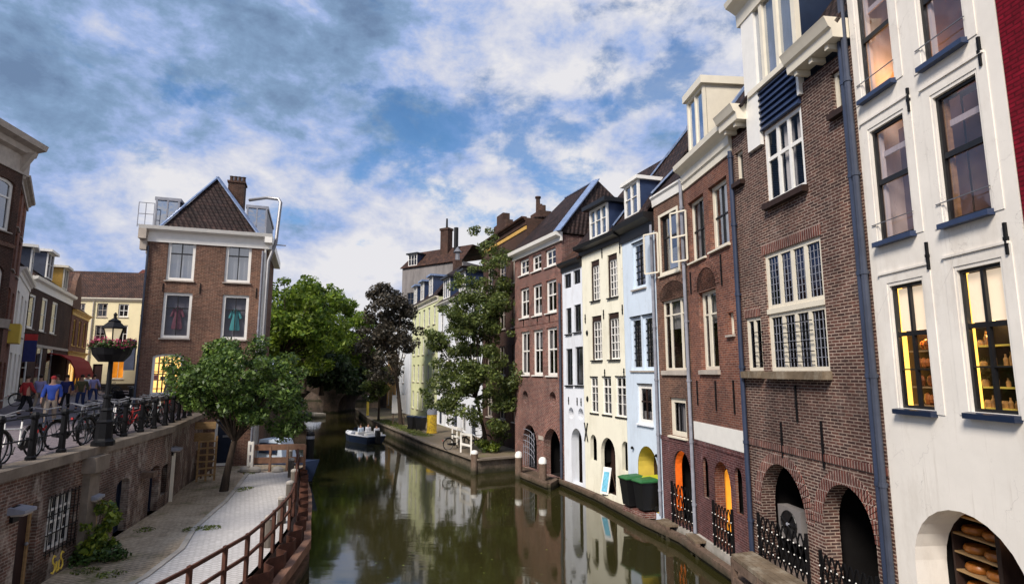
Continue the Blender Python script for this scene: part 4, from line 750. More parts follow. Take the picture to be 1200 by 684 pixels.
# lit shop rooms behind the lower two windows
for i in (4, 5):
    r = WIN[i][0]; a, b, c, d_ = r[0] - .15, r[1] + .3, r[2] - .25, r[3] + .15; y0, y1 = .11, (.36, .34)[i - 4]
    m = MB(); m.poly([(a, y0, c), (a, y1, c), (a, y1, d_), (a, y0, d_)]); m.poly([(a, y0, d_), (b, y0, d_), (b, y1, d_), (a, y1, d_)]); m.poly([(a, y0, c), (b, y0, c), (b, y1, c), (a, y1, c)]); h.add('lit_reveal', m, 'interior_yellow')
    m = MB(); m.poly([(a, y1, c), (b, y1, c), (b, y1, d_), (a, y1, d_)]); m.poly([(b, y0, c), (b, y1, c), (b, y1, d_), (b, y0, d_)]); h.add('shop_back_wall', m, 'interior_dark' if i == 5 else 'brown_door')
    m = MB(); m.box(r[0] + .05, r[1] - .03, .125, .135, r[2] + (r[3] - r[2]) * .62, r[3] - .06); h.add('roller_blind', m, 'blind_lit')
    t = empty('shop_shelf', ['wooden shelf stacked with copper brown goods behind the smaller lit window', 'dark shop shelf with boards lit yellow and small bottles behind the larger lit window'][i - 4], 'shelf', tuple(h.root.location), h.root.rotation_euler[2])
    bx, bz = MB(), MB()
    y_ = (.36, .34)[i - 4]
    for k in range(4):
        z = r[2] + .04 + k * .3
        bx.box(r[0] + (.1 if i == 4 else .05), b - .05, .17, y_ - .005, z, z + .025)
        for q in range(7):
            if random.random() < .3: continue
            g_ = random.uniform(.6, 1.15)
            x = r[0] + (.12 if i == 4 else .16) + q * .09
            if i == 5: bz.lathe([(.028, 0), (.03, .1 * g_), (.012, .14 * g_), (.012, .18 * g_)] if q % 3 else [(.045, 0), (.05, .06 * g_), (.03, .1 * g_)], (x - .1, .215, z + .025), 8)
            elif q > 0: bz.ball((x + .02, .25, z + .12), .06 * g_, .05, .10 * g_, 8)
    pl = bpy.data.lights.new('shop_glow', 'POINT'); pl.energy = 2.2; pl.color = (1, .62, .22); pl.shadow_soft_size = .04; po = bpy.data.objects.new('shop_glow', pl); COL.objects.link(po); po.parent = t; po.location = (r[0] + .35, .19, r[2] + (r[3] - r[2]) * .60)
    bx.build('shelf_board', 'yellow_paint' if i == 5 else 'pale_wood', t); bz.build('goods', 'copper_goods' if i == 4 else 'bottle_brown', t)  # larger window's boards: yellow lamplight put into their colour
ri = WIN[0][0]      # lamp in the upper left room
q = MB(); q.poly([(ri[0] - .3, .9, ri[2] - .3), (ri[1] + .3, .9, ri[2] - .3), (ri[1] + .3, .9, ri[3] + .2), (ri[0] - .3, .9, ri[3] + .2)]); h.add('room_wall', q, 'interior_room')
t = empty('table_lamp', 'glowing orange table lamp on the sill inside the top left window of the white house', 'lamp', tuple(h.root.location), h.root.rotation_euler[2])
m = MB(); m.lathe([(.06, 0), (.06, .02), (.015, .04), (.015, .22)], (ri[0] + .32, .45, ri[2] + .06), 10); m.build('base', 'gold_paint', t)
m = MB(); m.lathe([(.13, 0), (.07, .17)], (ri[0] + .32, .45, ri[2] + .24), 12); m.build('lamp_shade', 'interior_amber', t)
pl = bpy.data.lights.new('lamp_glow', 'POINT'); pl.energy = 9; pl.color = (1, .5, .15); pl.shadow_soft_size = .08; po = bpy.data.objects.new('lamp_glow', pl); COL.objects.link(po); po.parent = t; po.location = (ri[0] + .32, .62, ri[2] + .5)
r = (0.44,2.47,1.07,3.33); h.arch((r[0], r[1], .4, r[3]), .55, None, rise=1.0); vault = r
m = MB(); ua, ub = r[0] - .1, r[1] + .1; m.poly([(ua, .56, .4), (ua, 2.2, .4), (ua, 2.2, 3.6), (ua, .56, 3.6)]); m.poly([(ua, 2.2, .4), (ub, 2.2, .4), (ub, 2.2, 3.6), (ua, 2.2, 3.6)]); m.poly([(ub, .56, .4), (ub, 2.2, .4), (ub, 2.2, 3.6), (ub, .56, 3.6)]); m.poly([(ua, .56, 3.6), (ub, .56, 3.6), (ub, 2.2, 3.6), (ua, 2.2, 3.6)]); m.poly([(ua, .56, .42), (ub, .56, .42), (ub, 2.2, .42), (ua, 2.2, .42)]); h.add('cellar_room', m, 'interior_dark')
t = empty('cheese_rack', 'dark rack of round orange cheeses on pale boards inside the white arch', 'rack', tuple(h.root.location), h.root.rotation_euler[2])
m = MB(); rk = MB(); ch = None
xa = r[0] + .12; xb = xa + .78; rk.box(xa - .04, xa, .6, 1.1, .5, 3.3); rk.box(xb, xb + .08, .6, 1.1, .5, 3.3); rk.build('rack_side', 'dark_wood', t)
for k in range(9): m.box(xa, xb, .6, 1.05, .75 + k * .29, .775 + k * .29)
sb = m.build('shelf_board', 'pale_wood', t)
cheese = MB(); cheese.lathe([(.05, 0), (.16, .01), (.185, .05), (.185, .08), (.16, .12), (.05, .13)], (0, 0, 0), 16)
ce = None
for k in range(9):
    for j in range(2):
        if ce is None: ce = cheese.build('cheese', 'cheese_wax', None, True); o = ce; tag(o, 'round orange cheese wheel on the rack inside the white arch', 'cheese', 'cheeses on the rack')
        else: o = ce.copy(); COL.objects.link(o)
        loc = h.root.matrix_world if 0 else None
        a = h.root.rotation_euler[2]; lx, ly = xa + .2 + j * .39, .82; o.location = (h.root.location.x + lx * math.cos(a) - ly * math.sin(a), h.root.location.y + lx * math.sin(a) + ly * math.cos(a), .776 + k * .29); o['label'] = 'round orange cheese wheel on the rack inside the white arch'
a = h.root.rotation_euler[2]; pl = bpy.data.lights.new('rack_light', 'POINT'); pl.energy = .5; pl.color = (1, .65, .35); pl.shadow_soft_size = .05; po = bpy.data.objects.new('rack_light', pl); COL.objects.link(po); po.parent = t; po.location = (xb + .2, .62, 3.0)
m = MB(); m.box(xb + .12, xb + .2, 1.0, 1.06, .5, 3.2); m.box(xb + .78, xb + .86, 1.0, 1.06, .5, 3.2)
for k in range(22): m.box(xb + .2, xb + .78, 1.01, 1.05, .6 + k * .115, .68 + k * .115)
h.add('louvre_shutter', m, 'interior_room')
h.anchors([(1.30,9.96, .42), (2.68,10.01, .45), (1.36,7.26, .45), (2.73,7.22, .45)]); h.finish()
# --- crimson brick house
p0 = Vector((6.83, 7.38)); dd = Vector((.2, -2.98)).normalized(); p1 = p0 + dd * 4
h = House('brick_house', 'dark crimson painted brick house at the right edge, beside the large white house', 'house', tuple(p0), tuple(p1), -0.6, 14.5, 7, 'brick_crimson', 'canal houses on the right bank')
h.win((1.2, 2.2, 5, 7.2), 2, (.5,), frame='white_paint', sill='stone_trim'); h.win((1.2, 2.2, 8.2, 10.4), 2, (.5,), frame='white_paint', sill='stone_trim')
h.anchors([(.32, 11.6, .9), (.3, 7.2, .7)]); h.finish()
# right quay ledge, decks
HQ = [(0.2, 33.2), (2.5, 27.95), (4.52, 22.83), (5.25, 20.45), (5.76, 18.34), (6.07, 14.93), (6.64, 10.35), (6.83, 7.3)]
LQ = [(0.35,30.05), (1.57,27.12), (2.14,28.58), (3.47,24.83), (4.54,20.83), (5.23,18.72), (5.74,14.55), (5.85, 10.0), (5.95, 7.0)]
m = MB(); m.poly([(x, y, .26) for x, y in LQ] + [(x + .02, y, .26) for x, y in HQ[::-1]]); struct('quay', m, 'timber')
m = MB()
for a_, b_ in zip(LQ[:-1], LQ[1:]):
    d = (Vector(b_) - Vector(a_)).normalized() * .01; m.bar((a_[0] + .1 - d.x, a_[1] - d.y, .24), (b_[0] + .1 + d.x, b_[1] + d.y, .24), .22, .2); m.bar((a_[0] + .16, a_[1], -.3), (b_[0] + .16, b_[1], -.3), .1, .9)
tag(m.build('quay_beam', 'timber'), 'weathered timber beam edging the water below the right bank houses', 'beam')
def deck(pts, z, th, label, mat='mossy_wood'):
    m = MB(); a, b, c, d = [Vector(p) for p in pts]; k = max(3, int((b - a).length / .16)) if 0 else 4
    for i in range(k):
        t0, t1 = (i + .04) / k, (i + .96) / k
        m.prism([(*(a.lerp(d, t0)), z - th), (*(b.lerp(c, t0)), z - th), (*(b.lerp(c, t1)), z - th), (*(a.lerp(d, t1)), z - th)], (0, 0, th))
    t = empty('landing_deck', label, 'deck', (0, 0, 0)); m.build('planks', mat, t); f = MB(); L_ = (b - a).length; n = max(2, int(L_ / 1.2))
    for i in range(n + 1):
        q = a.lerp(b, i / n); q2 = d.lerp(c, i / n); f.bar((q.x + .03, q.y, z - th - .5), (q.x + .03, q.y, z - th), .12, .12) if 0 else f.box(q.x, q.x + .12, q.y - .06, q.y + .06, -.4, z - th)
    for j in range(2): f.bar((a.x + .04, a.y, z - th - .12 - j * .4), (b.x + .04, b.y, z - th - .12 - j * .4), .06, .2)
    f.build('support_posts', 'timber', t); return t
deck([(5.31,14.51), (5.55, 8.0), (6.62, 8.0), (5.92,14.73)], 1.05, .09, 'mossy grey wooden landing deck in front of the purple brick arches')
deck([(4.88,20.07), (5.00,19.35), (5.44,19.35), (5.34,20.26)], .48, .06, 'small plank step below the orange lit arch')
deck([(5.37,18.43), (5.39,17.54), (5.83,17.61), (5.81,18.43)], .48, .06, 'small plank step left of the amber lit arch')
m = MB(); m.prism([(4.15,22.16, .3), (4.63,20.86, .3), (5.18,20.96, .3), (5.01,22.16, .3)], (0, 0, .2)); tag(m.build('bin_platform', 'brick_rose'), 'low orange brick platform under the wheelie bins', 'platform')
# ================================================================== far right bank houses
DW = 'houses further along the right bank'
h = House('brick_house', 'tall dark brick house with stepped top and gold cornice band, behind the leaning tree', 'house', (-2.10,41.00),(0.90,33.50), 0.7, 14.7, 8, 'brick_dark', DW)
for fl, z in enumerate((2.4, 5.2, 8.2, 11.0)):
    for k in range(3): h.win((.9 + k * 2.4, 2.1 + k * 2.4, z, z + 1.9), 2, (.5,), frame='stone_trim', sill='stone_trim')
h.cornice(14.7, CORN, 'brick_dark'); h.cornice(14.1, [(0, -.12), (.05, -.12), (.05, .1), (0, .1)], 'gold_paint', name='gold_band'); m = MB(); m.box(2.2, 4.6, 0, .5, 14.76, 15.5); m.box(2.8, 4.0, 0, .5, 15.5, 16.1); h.add('stepped_gable', m, 'brick_dark')
rf = roof_poly(h, 'roof', [[(0, .5, 14.8), (h.w, .5, 14.8), (h.w, 4, 15.3), (0, 4, 15.3)], [(0, 4, 15.3), (h.w, 4, 15.3), (h.w, 8, 14.8), (0, 8, 14.8)]], 'tile_dark')
m = MB(); m.box(h.w - 1.5, h.w - .1, .9, 1.7, 14.0, 15.3); ch = h.add('chimney', m, 'brick_dark', rf)
m = MB(); m.lathe([(.16, 15.3), (.14, 16.4), (.2, 16.4), (.2, 16.5)], (h.w - 1.2, 1.3, 0), 8); m.lathe([(.14, 15.3), (.12, 15.9)], (h.w - .8, 1.3, 0), 8); m.lathe([(.16, 15.3), (.16, 15.7)], (h.w - .4, 1.3, 0), 8); h.add('chimney_pots', m, 'brick_dark', ch); h.finish()
h = House('plaster_house', 'long white plastered row house behind the leaning tree on the far right wharf', 'house', (-6.90,53.00),(-2.14,41.10), .7, 11.6, 8, 'cold_plaster', DW)
for fl, z in enumerate((3.9, 6.4, 9.0)):
    for k in range(5): h.win((.8 + k * 2.4, 1.9 + k * 2.4, z, z + 1.7), 2, (.5,), sill='stone_trim')
for k in range(5): h.win((.7 + k * 2.4, 1.8 + k * 2.4, .85, 3.0), 2, (.7,), frame='white_paint' if k % 2 else 'navy_door', glass='glass')
h.cornice(11.6, CORN, 'white_paint'); rf = roof_poly(h, 'roof', [[(0, -.3, 11.7), (h.w, -.3, 11.7), (h.w, 4, 15), (0, 4, 15)], [(0, 4, 15), (h.w, 4, 15), (h.w, 8, 11.6), (0, 8, 11.6)]], 'tile_dark')
dormer(h, 2, 4, 11.9, 13.7, -.1, 2.5, parent=rf); dormer(h, 7, 8.6, 11.9, 13.5, -.1, 2.5, parent=rf); h.finish()
h = House('plaster_house', 'lime yellow plastered house with shuttered windows and slate mansard, left of the leaning tree', 'house', (-11.20,63.80),(-6.94,53.10), .7, 12.5, 8, 'lime_plaster', DW)
for fl, z in enumerate((1.6, 4.4, 7.2, 10.0)):
    for k in range(5): h.win((.7 + k * 2.2, 1.7 + k * 2.2, z, z + 1.8), 2, (.5,), sill='stone_trim', frame='white_paint')
h.cornice(12.5, CORN, 'cream_paint'); rf = roof_poly(h, 'roof', [[(0, -.3, 12.6), (h.w, -.3, 12.6), (h.w, 2.2, 15.6), (0, 2.2, 15.6)], [(0, 2.2, 15.6), (h.w, 2.2, 15.6), (h.w, 8, 16.0), (0, 8, 16.0)], [(0, 8, 12.4), (0, -.3, 12.6), (0, 2.2, 15.6), (0, 8, 16)]], 'tile_dark')
for u in (.8, 4.2, 8): dormer(h, u, u + 1.3, 12.9, 14.8, -.1, 1.8, panes=2, parent=rf, roofm='lead')
m = MB(); m.box(5.6, 6.4, 3, 3.8, 15.6, 17.2); c_ = h.add('chimney', m, 'brick_dark', rf); m = MB(); m.lathe([(.25, 17.2), (.2, 18), (.45, 18.1), (.02, 18.7)], (6, 3.4, 0), 10); h.add('chimney_cowl', m, 'steel', c_); h.finish()
h = House('tall_block', 'tall grey rendered block with a brown roof and chimney, rising above the lime yellow house', 'building', (-15.3, 78), (-6.3, 72), 0.7, 19.6, 10, 'grey_render', DW)
for k in range(3): h.win((1.0 + k * 2.8, 2.3 + k * 2.8, 14.5, 16.2), 2, (.5,), frame='grey_render')
rf = roof_poly(h, 'roof', [[(-.2, -.3, 19.7), (h.w, -.3, 19.7), (h.w, 2, 22.2), (.6, 2, 22.2)], [(.6, 2, 22.2), (h.w, 2, 22.2), (h.w, 10, 22), (.6, 10, 22)], [(-.2, 10, 19.7), (-.2, -.3, 19.7), (.6, 2, 22.2), (.6, 10, 22)]], 'tile_brown')
m = MB(); m.box(6, 7.3, 1, 2, 19.6, 24.5); m.box(5.9, 7.4, .9, 2.1, 24.5, 24.8); c_ = h.add('chimney', m, 'brick_dark', rf); m = MB(); m.lathe([(.15, 24.8), (.12, 26.2)], (6.7, 1.5, 0), 8); m.lathe([(.3, 21), (.3, 24.6)], (8.6, 1.2, 0), 8); h.add('chimney_pots', m, 'iron', c_)
dormer(h, 1.2, 2.8, 19.9, 21.5, -.1, 2, parent=rf); h.finish()
for i, (pa, pb, wl, zt, lab) in enumerate((((-14.2, 70.5), (-11.4, 64.0), 'cold_plaster', 12.2, 'slim greyish white house with dark windows, beyond the lime yellow house'), ((-16.5, 76), (-14.3, 70.6), 'ochre_plaster', 8.0, 'low ochre orange house beside the bridge, behind the purple leaved tree'))):
    h = House('plaster_house', lab, 'house', pa, pb, .7, zt, 8, wl, DW)
    for z in (1.2, 4.2, 7.2, 9.6):
        if z + 1.8 > zt: continue
        for k in range(2): h.win((.6 + k * 2.6, 1.7 + k * 2.6, z, z + 1.8), 2, (.5,), sill='stone_trim')
    h.cornice(zt, CORN, 'cream_paint'); roof_poly(h, 'roof', [[(0, -.3, zt + .1), (h.w, -.3, zt + .1), (h.w, 4, zt + 3), (0, 4, zt + 3)], [(0, 4, zt + 3), (h.w, 4, zt + 3), (h.w, 8, zt), (0, 8, zt)]], 'tile_dark'); h.finish()
# far arched bridge
h = House('canal_bridge', 'dark brick canal bridge with two arches far down the water under the trees', 'bridge', (-36, 79.5), (-11, 76.5), -.8, 4.6, 7, 'quay_brick')
h.arch((4.5, 10.5, -.8, 3.0), 6, None, rise=2.3); h.arch((12.6, 18.4, -.8, 3.0), 6, None, rise=2.3)
m = MB(); m.box(0, h.w, -.25, .0, 4.5, 4.75); m.box(0, h.w, -.1, .1, 5.55, 5.65); 
for k in range(26): m.box(k * h.w / 26, k * h.w / 26 + .06, -.06, .02, 4.75, 5.6)
h.add('railing', m, 'iron'); m = MB(); m.box(0, h.w, .0, 7, 4.4, 4.6); h.add('deck', m, 'stone_trim'); h.finish(False)
m = MB(); m.prism([(-34, 80, -.5), (-22.5, 70, -.5), (-23.5, 69, -.5), (-36, 78, -.5)], (0, 0, 1.0)); tag(m.build('landing_stage', 'concrete'), 'pale low landing stage at the water left of the far bridge', 'landing stage')

# ================================================================== left bank: corner house and street
h = House('corner_house', 'brown brick corner house with dark hipped tile roof, standing alone behind the small wharf tree', 'house', (-17.50,26.70),(-12.64,28.40), .6, 12.25, 7.5, 'brick_brown')
for r, dress in (((0.85,2.05,9.81,11.82), 0), ((3.38,4.56,9.84,11.88), 0), ((0.83,2.06,7.02,9.21), 1), ((3.39,4.58,7.00,9.21), 2)):
    h.win(r, 2, ((.68, .06),), fw=.13, bar=.04, frame='white_paint', bars='black_paint', recess=.08, sill='stone_trim', glass='glass_bright' if not dress else 'glass_bay', curtain=[(.05, .95, 1, .0)] if not dress else [])
    if dress: q = MB(); q.poly([(r[0] - .1, .36, r[2] - .1), (r[1] + .1, .36, r[2] - .1), (r[1] + .1, .36, r[3] + .1), (r[0] - .1, .36, r[3] + .1)]); h.add('room_wall', q, 'window_grey')
    if dress:
        t = empty('hanging_dress', ['', 'small dusty pink dress hanging in the left window of the corner house', 'small teal dress hanging in the right window of the corner house'][dress], 'dress', tuple(h.root.location), h.root.rotation_euler[2]); c = ((r[0] + r[1]) / 2, .21, (r[2] + r[3]) / 2 - .1)
        m = MB(); m.loft([[(c[0] + a * math.cos(q), c[1] + .035 * math.sin(q), c[2] + z) for q in (i * math.pi / 5 for i in range(10))] for a, z in ((.2, -.55), (.24, -.5), (.16, 0.0), (.12, .12), (.18, .35), (.13, .48), (.06, .52))]); m.build('skirt_and_bodice', 'dress_pink' if dress == 1 else 'dress_teal', t, True)
        m = MB(); [m.tube([(c[0] + s_ * .15, c[1], c[2] + .45), (c[0] + s_ * .26, c[1], c[2] + .05)], [.05, .06], 8) for s_ in (-1, 1)]; m.build('sleeves', 'dress_pink' if dress == 1 else 'dress_teal', t, True)
r = (0.59,1.89,4.36,6.27); h.win(r, 3, (.5,), fw=.11, bar=.05, frame='white_paint', bars='black_paint', arch=.16, recess=.08, sill='stone_trim', glass='glass_clear', lit='interior_lit')
h.win((3.3, 4.5, r[2], r[3]), 3, (.5,), fw=.11, bar=.05, frame='white_paint', bars='black_paint', arch=.16, recess=.08, sill='stone_trim', glass='glass_clear', lit='interior_lit')
m = MB(); [m.box(.3, 4.7, .5, .58, r[2] + .25 + k * .4, r[2] + .29 + k * .4) for k in range(5)]; [m.box(x, x + .05, .5, .6, r[2], r[3]) for x in (.75, 1.9, 3.4, 4.2)]; h.add('shop_shelving', m, 'pale_wood')
for k in range(5):
    for q in range(9):
        if random.random() < .5: m = MB(); x = .5 + q * .45 + random.uniform(-.1, .1); m.box(x, x + random.uniform(.1, .25), .46, .56, r[2] + .295 + k * .4, r[2] + .295 + k * .4 + random.uniform(.1, .26)); h.add('shop_goods', m, random.choice(['cloth_navy', 'cloth_red', 'cloth_olive', 'cloth_black', 'cloth_white']))
t = empty('shop_mannequin', 'grey dress stand in the yellow lit ground floor window of the corner house', 'mannequin', tuple(h.root.location), h.root.rotation_euler[2]); m = MB(); cx = (r[0] + r[1]) / 2 + .1; m.lathe([(.28, r[2] + .1), (.22, r[2] + .5), (.12, r[2] + 1.0), (.17, r[2] + 1.3), (.05, r[2] + 1.45), (.05, r[2] + 1.6)], (cx, .45, 0), 12); m.build('dress_form', 'grey_render', t, True)
# basement door at wharf level
u = 4.04; a_ = h.win((3.45, 4.31, .98, 3.2), 1, (), fw=.12, frame='white_paint', glass='navy_door', recess=.1)
m = MB(); m.box(3.80, 4.09, .12, .145, 2.3, 2.4); h.add('letter_plate', m, 'steel', a_)
h.cornice(12.25, [(0, -.62), (.06, -.62), (.06, -.12), (.4, -.06), (.46, .1), (0, .1)], 'white_paint', -.35, h.w + .35)
m = MB(); m.box(-.35, -.02, -.4, 7.5, 11.7, 12.3)
for k in range(7): m.box(-.3, -.02, -.2 + k * 1.1, .1 + k * 1.1, 11.2, 11.7)
h.add('side_cornice', m, 'stone_trim'); m = MB(); m.box(h.w + .01, h.w + .36, -.4, 7.5, 11.9, 12.32); m.box(h.w + .005, h.w + .06, -.03, .6, .6, 11.9); h.add('side_trim', m, 'white_paint')
w = h.w; ax = w * .49; rf = roof_poly(h, 'roof', [[(.55, -.25, 12.3), (w - .35, -.25, 12.3), (ax, 1.6, 15.6)], [(.55, -.25, 12.3), (ax, 1.6, 15.6), (ax, 7.4, 15.6), (.55, 7.4, 12.3)], [(w - .35, 7.4, 12.3), (ax, 7.4, 15.6), (ax, 1.6, 15.6), (w - .35, -.25, 12.3)]], 'tile_dark')
strip(h, 'lead_hip', (.5, -.3, 12.35), (ax, 1.55, 15.65), .22, 'lead', rf); strip(h, 'lead_hip', (w - .3, -.3, 12.35), (ax, 1.55, 15.65), .22, 'lead', rf)
for x0_, x1_ in ((.05, 1.1), (w - 1.0, w - .02)):
    m = MB(); m.box(x0_, x1_, .5, 5, 12.35, 13.85); d = h.add('dormer', m, 'zinc', rf); m = MB(); m.box(x0_ - .05, x1_ + .05, .45, 5.05, 13.85, 14.0); m.box(x0_, x0_ + .08, .44, .5, 12.35, 13.85); m.box(x1_ - .08, x1_, .44, .5, 12.35, 13.85); m.box((x0_ + x1_) / 2 - .03, (x0_ + x1_) / 2 + .03, .44, .5, 12.35, 13.85); h.add('dormer_trim', m, 'pipe_grey', d); g = MB(); g.poly([(x0_ + .08, .48, 12.4), (x1_ - .08, .48, 12.4), (x1_ - .08, .48, 13.8), (x0_ + .08, .48, 13.8)]); h.add('pane', g, 'glass_sky', d)
m = MB(); m.box(ax + .5, ax + 1.3, 1.7, 2.5, 13.6, 15.5); m.box(ax + .45, ax + 1.35, 1.65, 2.55, 15.5, 15.6); c_ = h.add('chimney', m, 'brick_dark', rf); m = MB()
for k in range(4): m.lathe([(.1, 15.6), (.09, 15.9), (.12, 15.95)], (ax + .6 + .2 * k, 2.1, 0), 8)
h.add('chimney_pots', m, 'brick_dark', c_)
m = MB(); m.tube([(ax + 1.6, 1.7, 14.6), (w - .1, .6, 14.5), (w + .5, .3, 14.4), (w + .62, .2, 14.2), (w + .5, .1, 12), (w + .22, -.05, 11), (w + .16, -.05, 1.2)], .085, 8); m.bar((w + .45, .1, 11.9), (w + 1.0, .1, 11.9), .05); h.add('flue_pipe', m, 'steel', rf, smooth=True)
m = MB()
for z in (12.4, 12.95, 13.5): m.bar((-.5, -.1, z), (.15, -.1, z), .03)
for x in (-.5, -.2, .15): m.bar((x, -.1, 12.3), (x, -.1, 13.5), .03)
h.add('roof_railing', m, 'pipe_grey', rf); h.anchors([(2.37,9.45, .5), (4.89,9.34, .5), (0.78,9.44, .4)])
h.pipe(w - .06, .9, 11.5, .05, 'pipe_grey', .1); h.pipe(.04, 3.4, 11.4, .05, 'zinc', .1)
m = MB(); m.box(-.5, -.1, -.15, .05, 5.5, 6.9); sg = h.add('projecting_sign', m, 'pipe_grey'); h.finish()
# street row
h = House('corner_house', 'dark brown brick house with a heavy stone cornice cut by the left edge', 'house', (-21.40,14.00),(-23.30,26.00), 3.4, 15.9, 9, 'brick_dark', 'houses along the shopping street')
u1 = 11.76; z0 = 11.80; z1 = 14.20
for k in range(3):
    b = u1 - k * 2.6; h.win((b - 1.25, b, z0, z1), 1, ((.68, .08),), fw=.14, frame='white_paint', arch=.2, recess=.12, sill='stone_trim', glass='glass_bright')
    h.win((b - 1.25, b, z0 - 4.2, z1 - 4.0), 1, ((.68, .08),), fw=.14, frame='white_paint', arch=.35, recess=.12, sill='stone_trim'); h.win((b - 1.3, b + .05, 4.2, 7.0), 1, ((.68, .08),), fw=.12, frame='cream_paint')
h.cornice(15.9, [(0, -1.2), (.06, -1.2), (.06, -.35), (.3, -.25), (.36, 0), (.7, .1), (.78, .35), (0, .35)], 'stone_trim', 0, h.w + .3); 
for k in range(5): m = MB(); m.prism([(h.w - .1 - 2.6 * k, -.06, 14.8), (h.w - .1 - 2.6 * k, -.6, 15.7), (h.w - .1 - 2.6 * k, -.06, 15.7)], (-.25, 0, 0)); h.add('bracket', m, 'stone_trim')
h.cornice(z0 - .6, [(0, -.1), (.06, -.1), (.06, .1), (0, .1)], 'brick_brown', name='string_course'); h.cornice(7.7, [(0, -.3), (.2, -.3), (.25, .1), (0, .1)], 'stone_trim', name='shop_fascia'); h.finish()
h = House('shop_house', 'narrow rust brown shop house with a small yellow balcony', 'house', (-23.90,26.60),(-27.50,31.20), 3.4, 14.9, 8, 'brick_red', 'houses along the shopping street')
for z in (4.0, 7.6, 10.4, 12.5):
    for k in range(2): h.win((.7 + k * 2.6, 2.0 + k * 2.6, z, z + 1.9), 2, (.5,), fw=.1, frame='cream_paint', sill='stone_trim')
h.cornice(14.9, CORN, 'stone_trim', 0, h.w + .3); m = MB(); m.box(3.4, 5.0, -.45, 0, 6.9, 7.0); m.box(3.4, 5.0, -.45, -.4, 7.0, 7.9); m.box(3.4, 3.45, -.4, 0, 7.0, 7.9); m.box(4.95, 5.0, -.4, 0, 7.0, 7.9); h.add('balcony', m, 'yellow_paint')
roof_poly(h, 'roof', [[(0, -.2, 15.0), (h.w, -.2, 15.0), (h.w, 4, 15.9), (0, 4, 15.9)]], 'tile_dark'); h.finish()
h = House('shop_house', 'white fronted narrow house with a small white dormer, left of the dark brown brick house', 'house', (-27.50,31.20),(-32.80,38.20), 3.4, 11.2, 8, 'white_plaster', 'houses along the shopping street')
for z in (4.1, 7.6):
    for k in range(3): h.win((.6 + k * 2.8, 1.9 + k * 2.8, z, z + 2.4), 2, (.6,), fw=.1, frame='white_paint', sill='stone_trim')
h.cornice(11.2, CORN, 'white_paint'); rf = roof_poly(h, 'roof', [[(0, -.2, 11.3), (h.w, -.2, 11.3), (h.w, 3.5, 14.5), (0, 3.5, 14.5)]], 'tile_dark'); dormer(h, 6, 7.6, 11.6, 13.4, -.1, 2, panes=1, side='zinc', parent=rf, roofm='white_paint'); h.finish()
h = House('shop_house', 'long dark brown brick house with tall white windows above the walkers', 'house', (-32.90,38.40),(-39.00,50.00), 3.4, 11.9, 8, 'brick_dark', 'houses along the shopping street')
for xl, xr, ym, yt, yb in ((112, 140, 290, 222, 358), (163, 187, 305, 237, 370), (205, 228, 315, 253, 380)):
    u0 = hu0 = None
for r in ((-0.07,1.61,8.39,10.75), (3.21,4.87,8.38,10.86), (6.28,8.09,8.39,10.90)): h.win(r, 1, (.5,), fw=.16, frame='white_paint', recess=.05, sill='stone_trim')
for r in ((3.35,5.07,4.19,7.29), (6.27,8.21,4.31,7.31), (-0.14,1.39,4.20,7.23)): h.win(r, 1, (.5,), fw=.18, frame='white_paint', recess=.05)
h.cornice(11.9, [(0, -.7), (.06, -.7), (.06, -.2), (.3, -.1), (.36, .1), (0, .1)], 'white_paint'); h.cornice(7.3, [(0, -.1), (.06, -.1), (.06, .1), (0, .1)], 'stone_trim', name='string_course')
rf = roof_poly(h, 'roof', [[(0, -.2, 12.0), (h.w, -.2, 12.0), (h.w, 3.5, 15), (0, 3.5, 15)], [(h.w, -.2, 12), (h.w, 8, 12), (h.w, 3.5, 15)]], 'tile_brown'); dormer(h, 3, 4.8, 12.3, 14.2, -.1, 2.4, panes=2, side='zinc', roofm='white_paint', parent=rf); dormer(h, 8.5, 10, 12.2, 13.9, -.1, 2.2, panes=2, side='gold_paint', front='cream_paint', roofm='cream_paint', parent=rf)
m = MB(); m.box(6, 7, 3, 4, 14, 16.2); m.lathe([(.12, 16.2), (.1, 16.9)], (6.3, 3.5, 0), 8); m.lathe([(.12, 16.2), (.1, 16.9)], (6.7, 3.5, 0), 8); h.add('chimney', m, 'brick_dark', rf); h.finish()
t = empty('street_banner', 'dark blue banner with a red top hanging from the dark brown house', 'banner', tuple(h.root.location), h.root.rotation_euler[2]); m = MB(); m.box(-.9, -.84, -.85, -.2, 6.1, 7.9); m.build('cloth', 'cloth_navy', t); m = MB(); m.box(-.91, -.83, -.86, -.19, 7.5, 7.92); m.build('red_band', 'cloth_red', t); m = MB(); m.bar((-.87, 0.2, 7.96), (-.87, -.9, 7.96), .05); m.build('pole', 'iron', t)
h = House('shop_house', 'ornate gold trimmed brick shop house with a curved gable', 'house', (-39.00,50.10),(-43.00,57.50), 3.4, 10.9, 7, 'brick_red', 'houses along the shopping street')
for k in range(3): h.win((1 + k * 2.5, 2.3 + k * 2.5, 7.8, 10.2), 1, (.6,), fw=.16, frame='gold_paint', sill='gold_paint')
h.win((1, 7.2, 4.0, 6.3), 4, (), fw=.15, frame='gold_paint', glass='glass_clear', lit='interior_lit'); h.cornice(7.2, CORN, 'gold_paint', name='shop_fascia'); h.cornice(10.9, CORN, 'gold_paint')
rf = roof_poly(h, 'roof', [[(0, -.2, 11), (h.w, -.2, 11), (h.w, 3.5, 13.8), (0, 3.5, 13.8)]], 'tile_brown'); m = MB(); m.prism([(-.3 + .0, -.05, 11), (3.2, -.05, 11), (3.0, -.05, 12.6), (2.4, -.05, 13.6), (1.4, -.05, 14.4), (.4, -.05, 13.6), (0, -.05, 12.6)], (0, .4, 0)); h.add('curved_gable', m, 'brick_brown'); h.finish()
